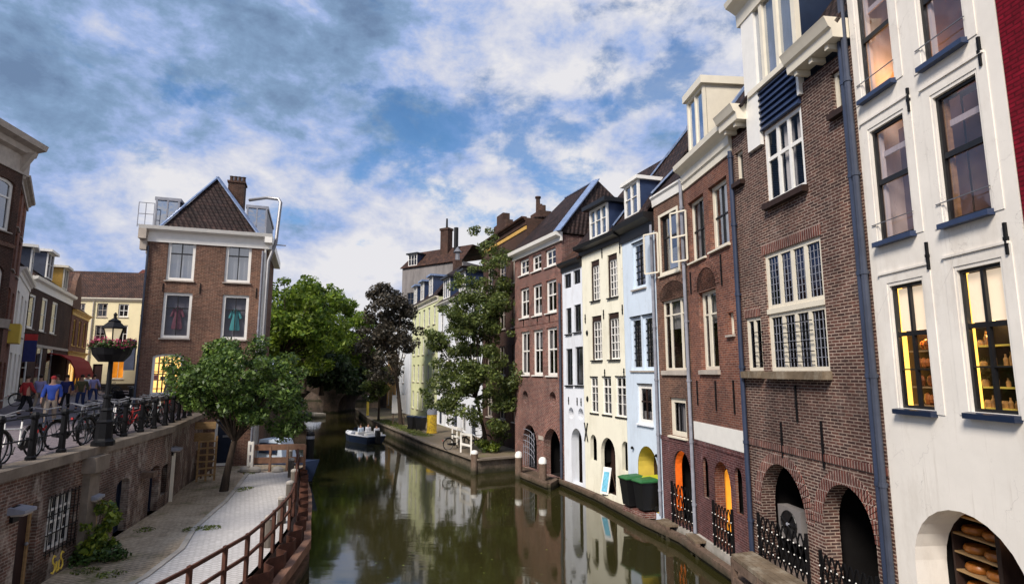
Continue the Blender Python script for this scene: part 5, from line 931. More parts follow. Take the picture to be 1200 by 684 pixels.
h = House('plaster_house', 'cream plastered house with brown tiled roof closing the end of the shopping street', 'house', (-47.50,60.00),(-37.00,62.00), 3.4, 13.22, 8, 'street_cream', 'houses along the shopping street')
for r in ((1.04,1.87,11.23,12.70), (3.01,4.02,11.27,12.75), (5.06,6.08,11.30,12.72), (1.02,1.96,8.10,10.30), (3.02,4.02,8.25,10.38), (5.28,6.17,8.54,10.42)): h.win(r, 2, (.5,), fw=.12, bar=.05, frame='white_paint' if r[0] > 4.5 else 'stone_trim', sill='stone_trim', glass='glass_bright' if r[0] > 4.5 else 'glass')
r = (4.91,6.20,4.70,6.81); h.win(r, 2, (), fw=.12, frame='cream_paint', glass='glass_clear', lit='interior_amber', sill='stone_trim'); r = (3.17,4.11,3.66,6.27); h.win((r[0], r[1], 3.5, r[3]), 1, (), fw=.1, frame='brown_door', glass='brown_door')
m = MB(); m.box(.05, h.w, -.03, .02, 3.4, 4.2); h.add('plinth', m, 'black_paint'); zt = h.z1
h.cornice(zt, [(0, -.25), (.1, -.25), (.3, 0), (.3, .1), (0, .1)], 'cream_paint'); rf = roof_poly(h, 'roof', [[(-3, -.3, zt + .1), (h.w, -.3, zt + .1), (h.w, 4, zt + 3.6), (-3, 4, zt + 3.6)]], 'tile_brown'); h.pipe(2.69, 3.5, zt - .3, .07, 'stone_trim'); h.finish()
h = House('roof_house', 'red tiled roof with a glass skylight and square brick chimney behind the cream street house', 'house', (-50, 72), (-34, 73), 3.4, 16.2, 6, 'brick_dark', 'houses along the shopping street')
rf = roof_poly(h, 'roof', [[(0, -.3, 16.3), (h.w, -.3, 16.3), (h.w, 4, 19.2), (0, 4, 19.2)]], 'tile_red'); m = MB(); m.box(5.6, 7.4, 0, 1, 16.3, 20.6); m.box(5.5, 7.5, -.1, 1.1, 20.6, 20.9); h.add('chimney', m, 'brick_dark', rf); m = MB(); m.add([(11.6, -.6, 16.6), (15.4, -.6, 16.6), (15.4, 2.2, 18.8), (12.6, 2.2, 18.8)], [(0, 1, 2, 3)]); h.add('skylight', m, 'glass_sky', rf); h.finish()
# red awning
t = empty('shop_awning', 'dark red rounded shop awning over the end of the street row', 'awning', (-36.0, 44.2, 0), math.atan2(11.6, -6.1)); m = MB()
prof = [(-.1, 6.9), (-.9, 6.75), (-1.5, 6.35), (-1.8, 5.75), (-1.9, 5.3)]
m.loft([[(x, y, z) for y, z in prof] + [(x, y + .06, z - .06) for y, z in prof[::-1]] for x in (0, 2.5, 5, 7.5)]); m.build('canopy', 'awning_red', t); m = MB(); m.box(0, 7.5, -1.93, -1.88, 4.95, 5.3); m.build('valance', 'awning_red', t)

# ================================================================== left wharf wall (cellar fronts)
root = None
def wharf_wall(p0, p1, feats, lab):
    h = House('wharf_wall', lab, 'wall', p0, p1, .4, 3.42, 1, 'brick_wharf', 'cellar walls of the left wharf', gap=0); feats(h)
    m = MB(); m.loft([[(x, -.1, 3.36), (x, .42, 3.36), (x, .42, 3.56), (x, -.1, 3.56)] for x in (0, h.w)]); h.add('coping', m, 'coping'); h.finish(False); return h
def f1(h):
    r = (4.93,5.56,1.20,2.73); r = (r[0], r[1] + .05, .95, r[3]); a_ = h.win(r, 1, (), fw=.06, frame='pale_wood', glass='brown_door', recess=.12, label=None); m = MB(); m.ball((r[1] - .12, .1, 1.9), .04); h.add('handle', m, 'steel', a_)
    r = (5.97,7.15,1.54,2.70); f = h.win(r, 4, (.25, .5, .75), fw=.06, bar=.045, frame='white_paint', recess=.1, curtain=[(.1, .9, .35, 0)])
    m = MB(); k = 7
    for i in range(k + 1): x = r[0] + (r[1] - r[0]) * i / k; m.bar((x, -.04, r[2] - .1), (x, -.04, r[3] + .05), .016)
    for j in range(4): z = r[2] + (r[3] - r[2]) * j / 3; m.bar((r[0] - .08, -.04, z), (r[1] + .08, -.04, z), .02)
    h.add('window_bars', m, 'iron', f)
    # yellow spray writing
    x, z = 6.56,1.18; m = MB(); s_ = .25
    S = [(.28, .95), (.12, 1.05), (.0, .9), (.05, .68), (.25, .5), (.3, .25), (.15, .05), (-.02, .15)]
    for dx, pts in ((-.5, S), (-.08, [(0, .65), (.0, .2), (.1, .05), (.24, .15), (.27, .65), (.27, .05)]), (.32, S)): m.tube([(x + (dx + a) * s_ * 1.6, -.006, z + (b - .5) * s_ * 1.5) for a, b in pts], .022, 5)
    h.add('graffiti', m, 'yellow_paint')
def f2(h):
    r = (1.77,2.64,0.93,2.44); h.win((r[0], r[1], .95, r[3]), 1, (), fw=.06, frame='navy_door', glass='navy_door', arch=.14, recess=.2)
    r = (4.21,5.05,0.84,2.42); h.win((r[0], r[1], .95, r[3]), 1, (), fw=.06, frame='navy_door', glass='navy_door', arch=.14, recess=.2)
    r = (5.24,5.95,1.36,2.33); h.win(r, 1, (), fw=.05, frame='dark_wood', glass='brown_door', arch=.12, recess=.2)
    m = MB(); m.box(-.25, .3, -.16, .02, .4, 3.2); m.box(-.35, .4, -.3, .02, 3.0, 3.36); h.add('pier', m, 'coping'); m = MB(); m.box(.45, .62, .0, -.05, 1.3, 2.2); h.add('narrow_panel', m, 'pale_wood')
    u, z = 3.59,2.32; m = MB(); m.box(u - .2, u + .2, -.35, .02, z - .08, z + .08); h.add('bracket_shelf', m, 'timber')
def f3(h):
    m = MB(); m.bar((.6, -.06, .95), (.6, -.06, 2.6), .1); h.add('pale_pipe', m, 'cream_paint')
wharf_wall((-8.70,7.00),(-10.40,14.40), f1, 'near stretch of the dark brick wharf wall with a barred white window and yellow graffiti')
wharf_wall((-10.40,14.40),(-11.75,20.00), f2, 'middle stretch of the brick wharf wall with two narrow navy doors')
wharf_wall((-11.75,20.00),(-14.40,27.20), f3, 'far stretch of the brick wharf wall running under the small tree to the corner house')
for (f_, x, y, lab) in ((((-8.70,7.00),(-10.40,14.40)), 4.71,2.71, 'grey box lamp hood over the brown wharf door'), (((-10.40,14.40),(-11.75,20.00)), .35, 2.35, 'grey box lamp hood on the stone pier of the wharf wall'), (((-11.75,20.00),(-14.40,27.20)), .75, 2.75, 'grey box lamp hood above the pale pipe on the wharf wall')):
    pass
def lamp_hood(p0, p1, u, z, lab):
    d = (Vector(p1) - Vector(p0)); t = empty('wall_lamp', lab, 'lamp', (p0[0], p0[1], 0), math.atan2(d.y, d.x), 'box lamps on the wharf wall')
    m = MB(); m.add([(u - .2, -.3, z - .02), (u + .2, -.3, z - .02), (u + .2, 0, z - .04), (u - .2, 0, z - .04), (u - .2, -.3, z + .04), (u + .2, -.3, z + .04), (u + .2, 0, z + .1), (u - .2, 0, z + .1)], [(3, 2, 1, 0), (4, 5, 6, 7), (0, 1, 5, 4), (1, 2, 6, 5), (2, 3, 7, 6), (3, 0, 4, 7)]); m.build('hood', 'pipe_grey', t); m = MB(); m.box(u - .16, u + .16, -.26, -.04, z - .07, z - .021); m.build('diffuser', 'stone_trim', t); m = MB(); m.box(u - .1, u + .1, -.06, .02, z - .2, z + .1); m.build('bracket', 'iron', t)
lamp_hood((-8.70,7.00),(-10.40,14.40), 4.71,2.71, 'grey box lamp hood over the brown wharf door'); lamp_hood((-10.40,14.40),(-11.75,20.00), .1, 2.35, 'grey box lamp hood on the stone pier of the wharf wall'); lamp_hood((-11.75,20.00),(-14.40,27.20), .55, 2.72, 'grey box lamp hood above the pale pipe on the wharf wall')
# ================================================================== trees and plants
m = MB(); m.prism([(-60, 112, -1), (12, 108, -1), (12, 108, 4), (-60, 112, 4)], (0, .6, 0)); tag(m.build('quay_wall', 'quay_brick'), 'dark canal wall seen through the arches of the far bridge', 'wall')
def leaf_mesh(name, centers, radii, n, size, mat, parent=None, flat=0.6, squash=0.75):
    centers = np.array(centers, float); radii = np.array(radii, float); k = len(centers); w_ = radii ** 2; idx = rng.choice(k, n, p=w_ / w_.sum())
    d = rng.normal(size=(n, 3)); d /= np.linalg.norm(d, axis=1)[:, None]; rr = rng.uniform(0.25, 1.0, n) ** 0.5
    p = centers[idx] + d * (rr * radii[idx])[:, None] * np.array([1, 1, squash])
    nrm = rng.normal(size=(n, 3)) + d * 0.7 + np.array([0, 0, flat]); nrm /= np.linalg.norm(nrm, axis=1)[:, None]
    t = np.cross(nrm, rng.normal(size=(n, 3))); t /= np.linalg.norm(t, axis=1)[:, None]; b = np.cross(nrm, t)
    s = size * (0.45 + 0.95 * rng.random(n) ** 1.3)[:, None]
    asp = rng.uniform(.32, .62, n)[:, None]
    v = np.stack([p - t * s, p - b * s * asp - nrm * s * .15, p + t * s * .9, p + b * s * asp - nrm * s * .15], 1).reshape(-1, 3)
    me = bpy.data.meshes.new(name); me.vertices.add(4 * n); me.vertices.foreach_set('co', v.ravel()); me.loops.add(4 * n); me.loops.foreach_set('vertex_index', np.arange(4 * n)); me.polygons.add(n); me.polygons.foreach_set('loop_start', np.arange(0, 4 * n, 4)); me.polygons.foreach_set('loop_total', np.full(n, 4)); me.update(calc_edges=True); me.validate()
    me.materials.append(M[mat]); o = bpy.data.objects.new(name, me); COL.objects.link(o)
    if parent: o.parent = parent
    return o
def clumps(blobs, k, cr):
    """clump centres spread through ellipsoids (c, r)"""
    cs, rs = [], []; tot = sum(r[0] * r[1] * r[2] for _, r in blobs)
    for c, r in blobs:
        m = max(3, int(k * r[0] * r[1] * r[2] / tot))
        d = rng.normal(size=(m, 3)); d /= np.linalg.norm(d, axis=1)[:, None]; q = rng.uniform(.35, 1.0, m) ** 0.45
        cs += list(np.array(c) + d * q[:, None] * np.array(r)); rs += list(cr * rng.uniform(.55, 1.35, m))
    return cs, rs
def tree(name, label, base, fork, blobs, n, leaf, mat, k=60, cr=.6, tr=.16, group=None, limbs=7, stray=0, lean=(0, 0)):
    t = empty(name, label, 'tree', base, 0, group); B_ = Vector(base); loc = lambda p: Vector(p) - B_
    cs, rs = clumps([(loc(c), r) for c, r in blobs], k, cr); m = MB(); f = Vector((lean[0], lean[1], fork))
    m.tube([(0, 0, -.15), (lean[0] * .25, lean[1] * .25, fork * .3), (lean[0] * .6, lean[1] * .6, fork * .65), f], [tr * 1.35, tr * 1.05, tr * .9, tr * .8], 9)
    ids = rng.choice(len(cs), min(limbs * 3, len(cs)), replace=False)
    for q, i in enumerate(ids):
        e = Vector(cs[i]); mid = f.lerp(e, .5) + Vector(rng.normal(size=3)) * .15 + Vector((0, 0, .15)); m.tube([f + Vector((0, 0, -.1)), mid, e], [tr * (.5 if q < limbs else .3), tr * .25, tr * .07], 5)
    m.build('trunk', 'trunk', t, True); leaf_mesh('crown', cs, rs, n, leaf, mat, t); return t
g = (-10.93,22.34)
tree('wharf_tree', 'small round dark green tree with a leaning trunk on the left wharf', (g[0], g[1], .95), 1.9, [((g[0] + .55, g[1], 5.0), (2.3, 2.0, 1.55)), ((g[0] + 1.4, g[1] - .2, 4.3), (1.6, 1.5, 1.2)), ((g[0] - .8, g[1], 5.2), (1.5, 1.4, 1.25)), ((g[0] + .4, g[1], 5.7), (1.5, 1.3, .95)), ((g[0] + 1.9, g[1], 3.6), (.9, .9, .7)), ((g[0] - 1.5, g[1], 4.5), (.8, .9, .6)), ((g[0] + 2.5, g[1], 5.0), (.7, .7, .6)), ((g[0] - .3, g[1], 6.3), (.6, .6, .5))], 26000, .088, 'leaf_quay', 150, .42, .13, lean=(.3, 0))
BT = 'bright trees on the left bank'
for i, (px, d, top, rad, lab) in enumerate(((338, 47, 325, 3.4, 'bright green broad tree directly right of the corner house'), (366, 58, 330, 3.7, 'tall bright green tree in the middle of the left bank'), (393, 68, 350, 4.0, 'yellowish green tree nearest the far bridge on the left bank'), (352, 72, 345, 4.5, 'bright green tree standing behind the others on the left bank'))):
    X = (px - 600) / 665 * d; zt = 5.4 + (436 - top) / 665 * d * .99; hgt = zt - 3.5
    tree('bank_tree', lab, (X - .6, d, 3.45), hgt * .3, [((X, d, 3.5 + hgt * .68), (rad, rad, hgt * .32)), ((X + rad * .35, d - 1, 3.5 + hgt * .42), (rad * .8, rad * .8, hgt * .25)), ((X - rad * .5, d, 3.5 + hgt * .5), (rad * .7, rad * .8, hgt * .28)), ((X + rad * .2, d, 3.5 + hgt * .85), (rad * .55, rad * .5, hgt * .15))], 16000, .21, 'leaf_bright', 100, .85, .25, BT)
for i, (px, d, zt, rad, lab) in enumerate(((408, 75, 9.5, 2.6, 'low dark green tree hanging over the water just before the far bridge'), (380, 64, 8.0, 2.8, 'low dark green bush tree overhanging the left canal wall'), (425, 92, 14, 4.5, 'dark tree behind the far bridge on the right'), (385, 100, 15, 6, 'dark tree behind the far bridge in the middle'), (350, 100, 14, 6, 'dark tree behind the far bridge on the left'))):
    X = (px - 600) / 665 * d; tree('background_tree', lab, (X, d, 3.0), (zt - 3) * .3, [((X, d, 3 + (zt - 3) * .6), (rad, rad, (zt - 3) * .42)), ((X + 1, d, 3 + (zt - 3) * .3), (rad * .9, rad * .8, (zt - 3) * .28))], 5000, .32, 'leaf_far', 50, 1.0, .22, 'dark trees round the far bridge')
g = (-9.85, 51.5)
tree('purple_tree', 'tall tree with dark purplish brown leaves beside the far right wharf', (g[0], g[1], .75), 4.2, [((-11.3, 52, 10.0), (2.5, 2.4, 3.6)), ((-12.6, 52, 8.2), (1.8, 1.8, 2.2)), ((-10.2, 52, 9.0), (1.9, 1.8, 2.7)), ((-11.6, 51, 6.2), (2.0, 1.8, 1.6)), ((-11.2, 52, 12.7), (1.4, 1.3, 1.3))], 13000, .17, 'leaf_purple', 110, .7, .17, lean=(-.5, 0))
g = (-12.9, 56)
tree('young_tree', 'small fresh green tree at the grassy tip of the far right wharf', (g[0], g[1], .75), 2.4, [((-13.1, 56, 4.8), (1.6, 1.5, 1.4)), ((-13.4, 56, 3.6), (1.2, 1.2, .9))], 3500, .15, 'leaf_mid', 40, .5, .1)
g = (-1.47,34.71)
tree('leaning_tree', 'tall thin leaning green tree with see through crown on the far right wharf corner', (g[0], g[1], .78), 3.2, [((-2.6, 33.5, 7.2), (2.2, 1.8, 3.2)), ((-4.0, 33.8, 5.0), (1.7, 1.4, 1.8)), ((-1.1, 33.3, 5.2), (1.6, 1.2, 2.0)), ((-2.8, 33.6, 3.6), (1.7, 1.2, 1.3)), ((-3.6, 33.6, 7.4), (1.3, 1.2, 1.3)), ((-2.6, 33.5, 9.6), (1.5, 1.4, 1.7)), ((-1.5, 33.5, 10.6), (1.4, 1.1, 1.8)), ((-.9, 33.5, 12.2), (1.0, .8, 1.5)), ((-.2, 33.3, 8.8), (.9, .8, 1.8)), ((-1.2, 33.5, 3.2), (1.2, 1.0, 1.2)), ((-1.9, 33.5, 13.6), (.8, .7, .9)), ((.2, 33.0, 4.2), (.7, .7, 1.3))], 40000, .10, 'leaf_mid', 200, .52, .11, lean=(-.7, 0), limbs=12)
def shrub(name, label, base, blobs, n, leaf, mat, k=14, cr=.25, group=None):
    t = empty(name, label, 'plant', base, 0, group); cs, rs = clumps([(Vector(c), r) for c, r in blobs], k, cr); m = MB()
    for i in range(0, len(cs), 2): m.tube([(0, 0, -.05), Vector(cs[i]) * .5, cs[i]], [.018, .012, .005], 4)
    m.build('stem', 'trunk', t); leaf_mesh('foliage', cs, rs, n, leaf, mat, t); return t
g = (-10.00,14.23); shrub('wharf_shrub', 'leafy yellow green shrub growing against the wharf wall right of the graffiti', (g[0], g[1], .95), [((0, 0, .75), (.45, .4, .45)), ((.15, .3, 1.15), (.3, .3, .3)), ((-.1, .2, .4), (.4, .4, .35))], 1100, .085, 'leaf_lime', 22, .22)
g = (-10.05,14.35); shrub('ground_shrub', 'low dark green ground cover bush at the foot of the wharf wall shrub', (g[0], g[1], .95), [((.1, 0, .2), (.75, .55, .2)), ((-.3, -.2, .25), (.5, .4, .25))], 1400, .06, 'leaf_dark', 26, .2)
g = (-1.51,34.35); shrub('wharf_bush', 'low lime green bush at the foot of the leaning tree', (g[0] + .15, g[1] - .3, .78), [((0, 0, .4), (.55, .5, .4))], 900, .09, 'leaf_lime', 16, .28); shrub('wharf_bush', 'taller green bush just right of the leaning trunk', (g[0] + .7, g[1] + .3, .78), [((0, 0, .9), (.5, .5, .8))], 900, .09, 'leaf_mid', 16, .3)
def tufts(label, pts, n, mat='grass', size=.05, r=.22):
    o = leaf_mesh('grass_tuft', pts, [r] * len(pts), n, size, mat, None, .1, .12); tag(o, label, 'grass', kind='stuff')
tufts('patchy moss and grass on the left wharf cobbles', [(-8.85,17.14, .97), (-9.15,16.98, .97), (-8.65,17.15, .97), (-10.35,22.40, .97), (-10.29,22.83, .97), (-10.69,13.92, .97), (-9.64,13.58, .97), (-8.91,13.36, .97), (-10.46,16.96, .97), (-12.20,26.72, .97), (-11.66,26.13, .97)], 1500, size=.035, r=.3)
tufts('green grass strip along the far right wharf', [(-12.9 + i * .55, 56.2 - i * 1.2, .80) for i in range(12)] + [(-12.4 + i * .55, 56.2 - i * 1.2, .80) for i in range(12)], 5000, size=.06, r=.65)
# ================================================================== left wharf furniture
V3 = lambda p, z: Vector((p[0], p[1], z))
def resample(pl, step):
    pl = [Vector(p) for p in pl]; out = [pl[0]]; acc = 0
    for a, b in zip(pl[:-1], pl[1:]):
        L_ = (b - a).length; t = step - acc
        while t < L_: out.append(a.lerp(b, t / L_)); t += step
        acc = (acc + L_) % step
    return out
# rusty railing on the wharf edge
t = empty('wharf_railing', 'rusty brown steel railing curving along the edge of the left wharf', 'railing', (RL[0][0], RL[0][1], .95)); B_ = V3(RL[0], .95)
for i, p in enumerate(RL):
    m = MB(); m.box(p[0] - B_.x - .035, p[0] - B_.x + .035, p[1] - B_.y - .05, p[1] - B_.y + .05, -.05, .98 - .0); m.build('post', 'rust', t)
for z in (.93, .5):
    m = MB()
    for a, b in zip(RL[:-1], RL[1:]): m.bar(V3(a, .95 + z) - B_, V3(b, .95 + z) - B_, .05, .07)
    m.build('rail', 'rust', t)
m = MB()      # corrugated sheet piling
pts = resample(RL, .28); prof = []
for i, p in enumerate(pts):
    a = pts[max(0, i - 1)]; b = pts[min(len(pts) - 1, i + 1)]; d = (b - a).normalized(); n = Vector((d.y, -d.x)); prof.append(p + n * (.14 if (i // 2) % 2 == 0 else .42))
for a, b in zip(prof[:-1], prof[1:]): m.prism([V3(a, -1), V3(b, -1), V3(b, 1.06), V3(a, 1.06)], (.02, .012, 0))
tag(m.build('sheet_piling', 'rust'), 'corrugated rusty steel sheet piling between the wharf path and the water', 'piling')
m = MB()
for a, b in zip(WL[:-1], WL[1:]): m.bar(V3(a, .62), V3(b, .62), .2, .24); m.bar(V3(a, .1), V3(b, .1), .14, .3)
tag(m.build('timber_fender', 'timber_fender'), 'long reddish timber fender beam along the water side of the steel piling', 'fender')
m = MB(); m.poly([(*p, .9) for p in RL[1:]] + [(p[0] + .02, p[1], .2) for p in WL[::-1]]); tag(m.build('piling_fill', 'timber'), kind='structure')
for i, (x, y) in enumerate((-6.27,15.39, ), ) if 0 else enumerate(((-6.27,15.39), (-6.87,17.69), (-7.56,20.06), (-8.32,22.45), (-9.50,25.23), (-10.67,28.07))):
    t = empty('mooring_bollard', 'grey wooden mooring post with a pale cap beside the railing, ' + ['nearest the camera', 'second from the camera', 'third from the camera', 'fourth from the camera', 'fifth from the camera', 'farthest from the camera'][i], 'bollard', (x, y, .95), 0, 'wooden posts along the wharf railing'); m = MB(); m.lathe([(.13, -.05), (.125, .7), (.1, .74)], (0, 0, 0), 10); m.build('post', 'bollard_wood', t, True); m = MB(); m.lathe([(.135, .7), (.135, .76), (.08, .8)], (0, 0, 0), 10); m.build('cap', 'concrete', t)
# end of the wharf: gate, panels, clutter
def fence_row(name, label, a, b, z0, z1, mat, n, cat, rails=2, slats=False):
    t = empty(name, label, cat, (*a, z0)); d = V3(b, 0) - V3(a, 0); m = MB()
    for i in range(n + 1): q = d * i / n; m.bar(q + Vector((0, 0, -.05)), q + Vector((0, 0, z1 - z0)), .09)
    m.build('posts', mat, t); m = MB()
    for k in range(rails): z = (z1 - z0) * (k + 1) / rails - .08; m.bar((0, 0, z), d + Vector((0, 0, z)), .06, .26 if slats else .12)
    m.build('rails', mat, t); return t
fence_row('wooden_gate', 'dark brown boarded rail fence closing the far end of the wharf path', (-11.75,26.54), (-9.52,26.84), .95, 2.1, 'timber_fender', 3, 'fence', 2, True)
fence_row('white_gate', 'small white wooden gate at the left end of the brown wharf fence', (-11.95,26.54), (-11.70,26.36), .95, 2.3, 'white_paint', 1, 'gate', 3)
t = empty('covered_stack', 'grey white sacks heaped on the path in front of the brown wharf fence', 'sacks', (-11.10,26.36, .95)); m = MB()
for x, y, z, r in ((-.9, .1, .1, .3), (-.45, 0, .12, .3), (.5, .15, .1, .28)): m = MB(); m.ball((x, y, z), r, r * .7, .16, 10); m.build('sack', 'concrete', t, True)
t = empty('small_boat', 'small blue cabin boat moored behind the brown wharf fence', 'boat', (-11.6, 29.3, .1), -.3); m = MB()
m.loft([[(-1.6, -.6, .0), (1.3, -.5, .0), (1.9, 0, .05), (1.3, .5, .0), (-1.6, .6, .0)], [(-1.7, -.8, .9), (1.4, -.7, .95), (2.3, 0, 1.1), (1.4, .7, .95), (-1.7, .8, .9)]]); m.build('hull', 'navy_paint', t); m = MB(); m.loft([[(-1.0, -.6, .9), (.6, -.55, .9), (.6, .55, .9), (-1.0, .6, .9)], [(-.9, -.5, 2.0), (.3, -.45, 2.0), (.3, .45, 2.0), (-.9, .5, 2.0)]]); m.build('cabin', 'blue_plaster', t); m = MB(); m.box(-.8, .2, -.62, -.5, 1.35, 1.85); m.build('window', 'navy_dark', t)
t = empty('pallet_stack', 'yellowish wooden pallets leaning on the wharf wall beside the tree', 'pallets', (-12.78,24.50, .95), .5); m = MB()
for k in range(6): m.bar((-.35, -.2, .25 + k * .27), (.35, -.2, .25 + k * .27), .14, .05)
for x in (-.32, 0, .32): m.bar((x, -.15, 0), (x, -.13, 1.8), .08)
m.build('slats', 'pale_wood', t)
t = empty('wooden_chair', 'pale wooden bench stacked upside down against the wharf wall', 'bench', (-13.51,25.40, .95), .4); m = MB(); m.box(-.5, .5, -.3, .1, .55, .62); m.box(-.5, .5, .06, .12, .7, 1.1)
for x in (-.45, .4): m.box(x, x + .06, -.28, -.22, 0, .55); m.box(x, x + .06, .04, .1, 0, 1.1)
m.build('bench_frame', 'timber', t)
t = empty('wall_sign', 'pale yellow wooden board sign fixed above the stacked pallets', 'sign', (-13.17,24.86, 0), .4); m = MB(); m.box(-.45, .45, -.03, .03, 3.0, 3.3); m.box(-.42, .42, -.03, .03, 2.5, 2.85); m.build('boards', 'pale_wood', t); m = MB(); m.box(-.04, .04, .03, .08, .95, 3.2); m.build('post', 'timber', t)
t = empty('mooring_pile', 'dark round mooring pile in the water behind the brown wharf fence', 'pile', (-10.9, 31.5, 0)); m = MB(); m.lathe([(.22, -1), (.22, 2.1), (.16, 2.2)], (0, 0, 0), 10); m.build('pile', 'iron', t); m = MB(); m.lathe([(.225, 1.85), (.225, 2.0)], (0, 0, 0), 10); m.build('band', 'pipe_grey', t)

# ================================================================== street furniture
EDGE = resample([(a[0] - .28, a[1]) for a in WALL], .05)
def edge_at(y):
    return min(EDGE, key=lambda p: abs(p.y - y))
# lamp post
lp = edge_at(14.6)
t = empty('street_lamp', 'black cast iron street lamp with glass lantern and a basket of pink flowers', 'street lamp', (-10.42, 14.85, 3.56)); t.scale = (.9, .9, .9)
m = MB(); m.lathe([(.29, 0), (.29, .12), (.24, .16), (.22, .2), (.2, .62), (.23, .66), (.16, .72), (.13, .95), (.16, .98), (.1, 1.05)], (0, 0, 0), 8); m.build('base', 'iron', t); m = MB(); m.lathe([(.1, 1.05), (.085, 1.3), (.12, 1.33), (.12, 1.38), (.07, 1.42), (.055, 2.6), (.09, 2.65), (.05, 2.7), (.05, 2.75), (.1, 2.8), (.13, 2.86)], (0, 0, 0), 10); m.build('pole', 'iron', t)
m = MB(); m.lathe([(.14, 2.86), (.26, 3.3)], (0, 0, 0), 6); ln = m.build('lantern_glass', emis('lamp_pane', (.62, .52, .34), .32, 3, .2), t); m = MB()
for k in range(6): a = k * math.pi / 3; m.bar((.145 * math.cos(a), .145 * math.sin(a), 2.86), (.27 * math.cos(a), .27 * math.sin(a), 3.3), .025)
m.lathe([(.34, 3.29), (.34, 3.33), (.2, 3.46), (.16, 3.5), (.18, 3.52), (.05, 3.6), (.04, 3.68), (.06, 3.71), (.01, 3.78)], (0, 0, 0), 6); m.build('lantern_frame', 'iron', ln)
b = empty('flower_basket', 'round black flower basket full of pink geraniums on the lamp post', 'flower basket', (-10.42, 14.85, 5.78)); b.scale = (.92, .92, .92); m = MB(); m.lathe([(.3, -.12), (.46, .08), (.5, .26), (.44, .28), (.12, .2)], (0, 0, 0), 14); m.build('bowl', 'iron', b); cs = [(.42 * math.cos(a), .42 * math.sin(a), .36 + .05 * math.sin(3 * a)) for a in (i * math.pi / 7 for i in range(14))]; leaf_mesh('foliage', cs, [.19] * 14, 900, .055, 'leaf_dark', b); leaf_mesh('petals', [(x * 1.08, y * 1.08, z + .06) for x, y, z in cs], [.17] * 14, 520, .045, 'petal_pink', b)
# posts with two rails along the street edge
ys = [9.0, 10.15, 11.3, 12.45, 13.6, 15.6, 16.9, 18.1, 19.2, 20.3, 21.4, 22.5, 23.6, 24.7]
proto = None; GP = 'black posts along the wharf wall'
rl = empty('post_rail', 'thin black rails threaded through the posts on top of the wharf wall', 'railing', (*edge_at(9), 3.5))
pp = [edge_at(y) for y in ys]
m = MB()
for a, b_ in zip(pp[:-1], pp[1:]):
    for z in (.95, .5): m.tube([V3(a, z) - V3(pp[0], 0), V3(b_, z) - V3(pp[0], 0)], .017, 6)
m.build('rails', 'iron', rl)
for i, p in enumerate(pp):
    if proto is None:
        o = empty('railing_post', '', 'post', (*p, 3.5), 0, GP); m = MB(); m.lathe([(.1, 0), (.1, .12), (.07, .15), (.06, .9), (.085, .93), (.085, 1.0), (.05, 1.06)], (0, 0, 0), 8); m.build('post', 'iron', o); proto = o
    else: o = copy_tree(proto); o.location = (*p, 3.5)
    o['label'] = 'plain black iron post carrying the rails on top of the wharf wall'
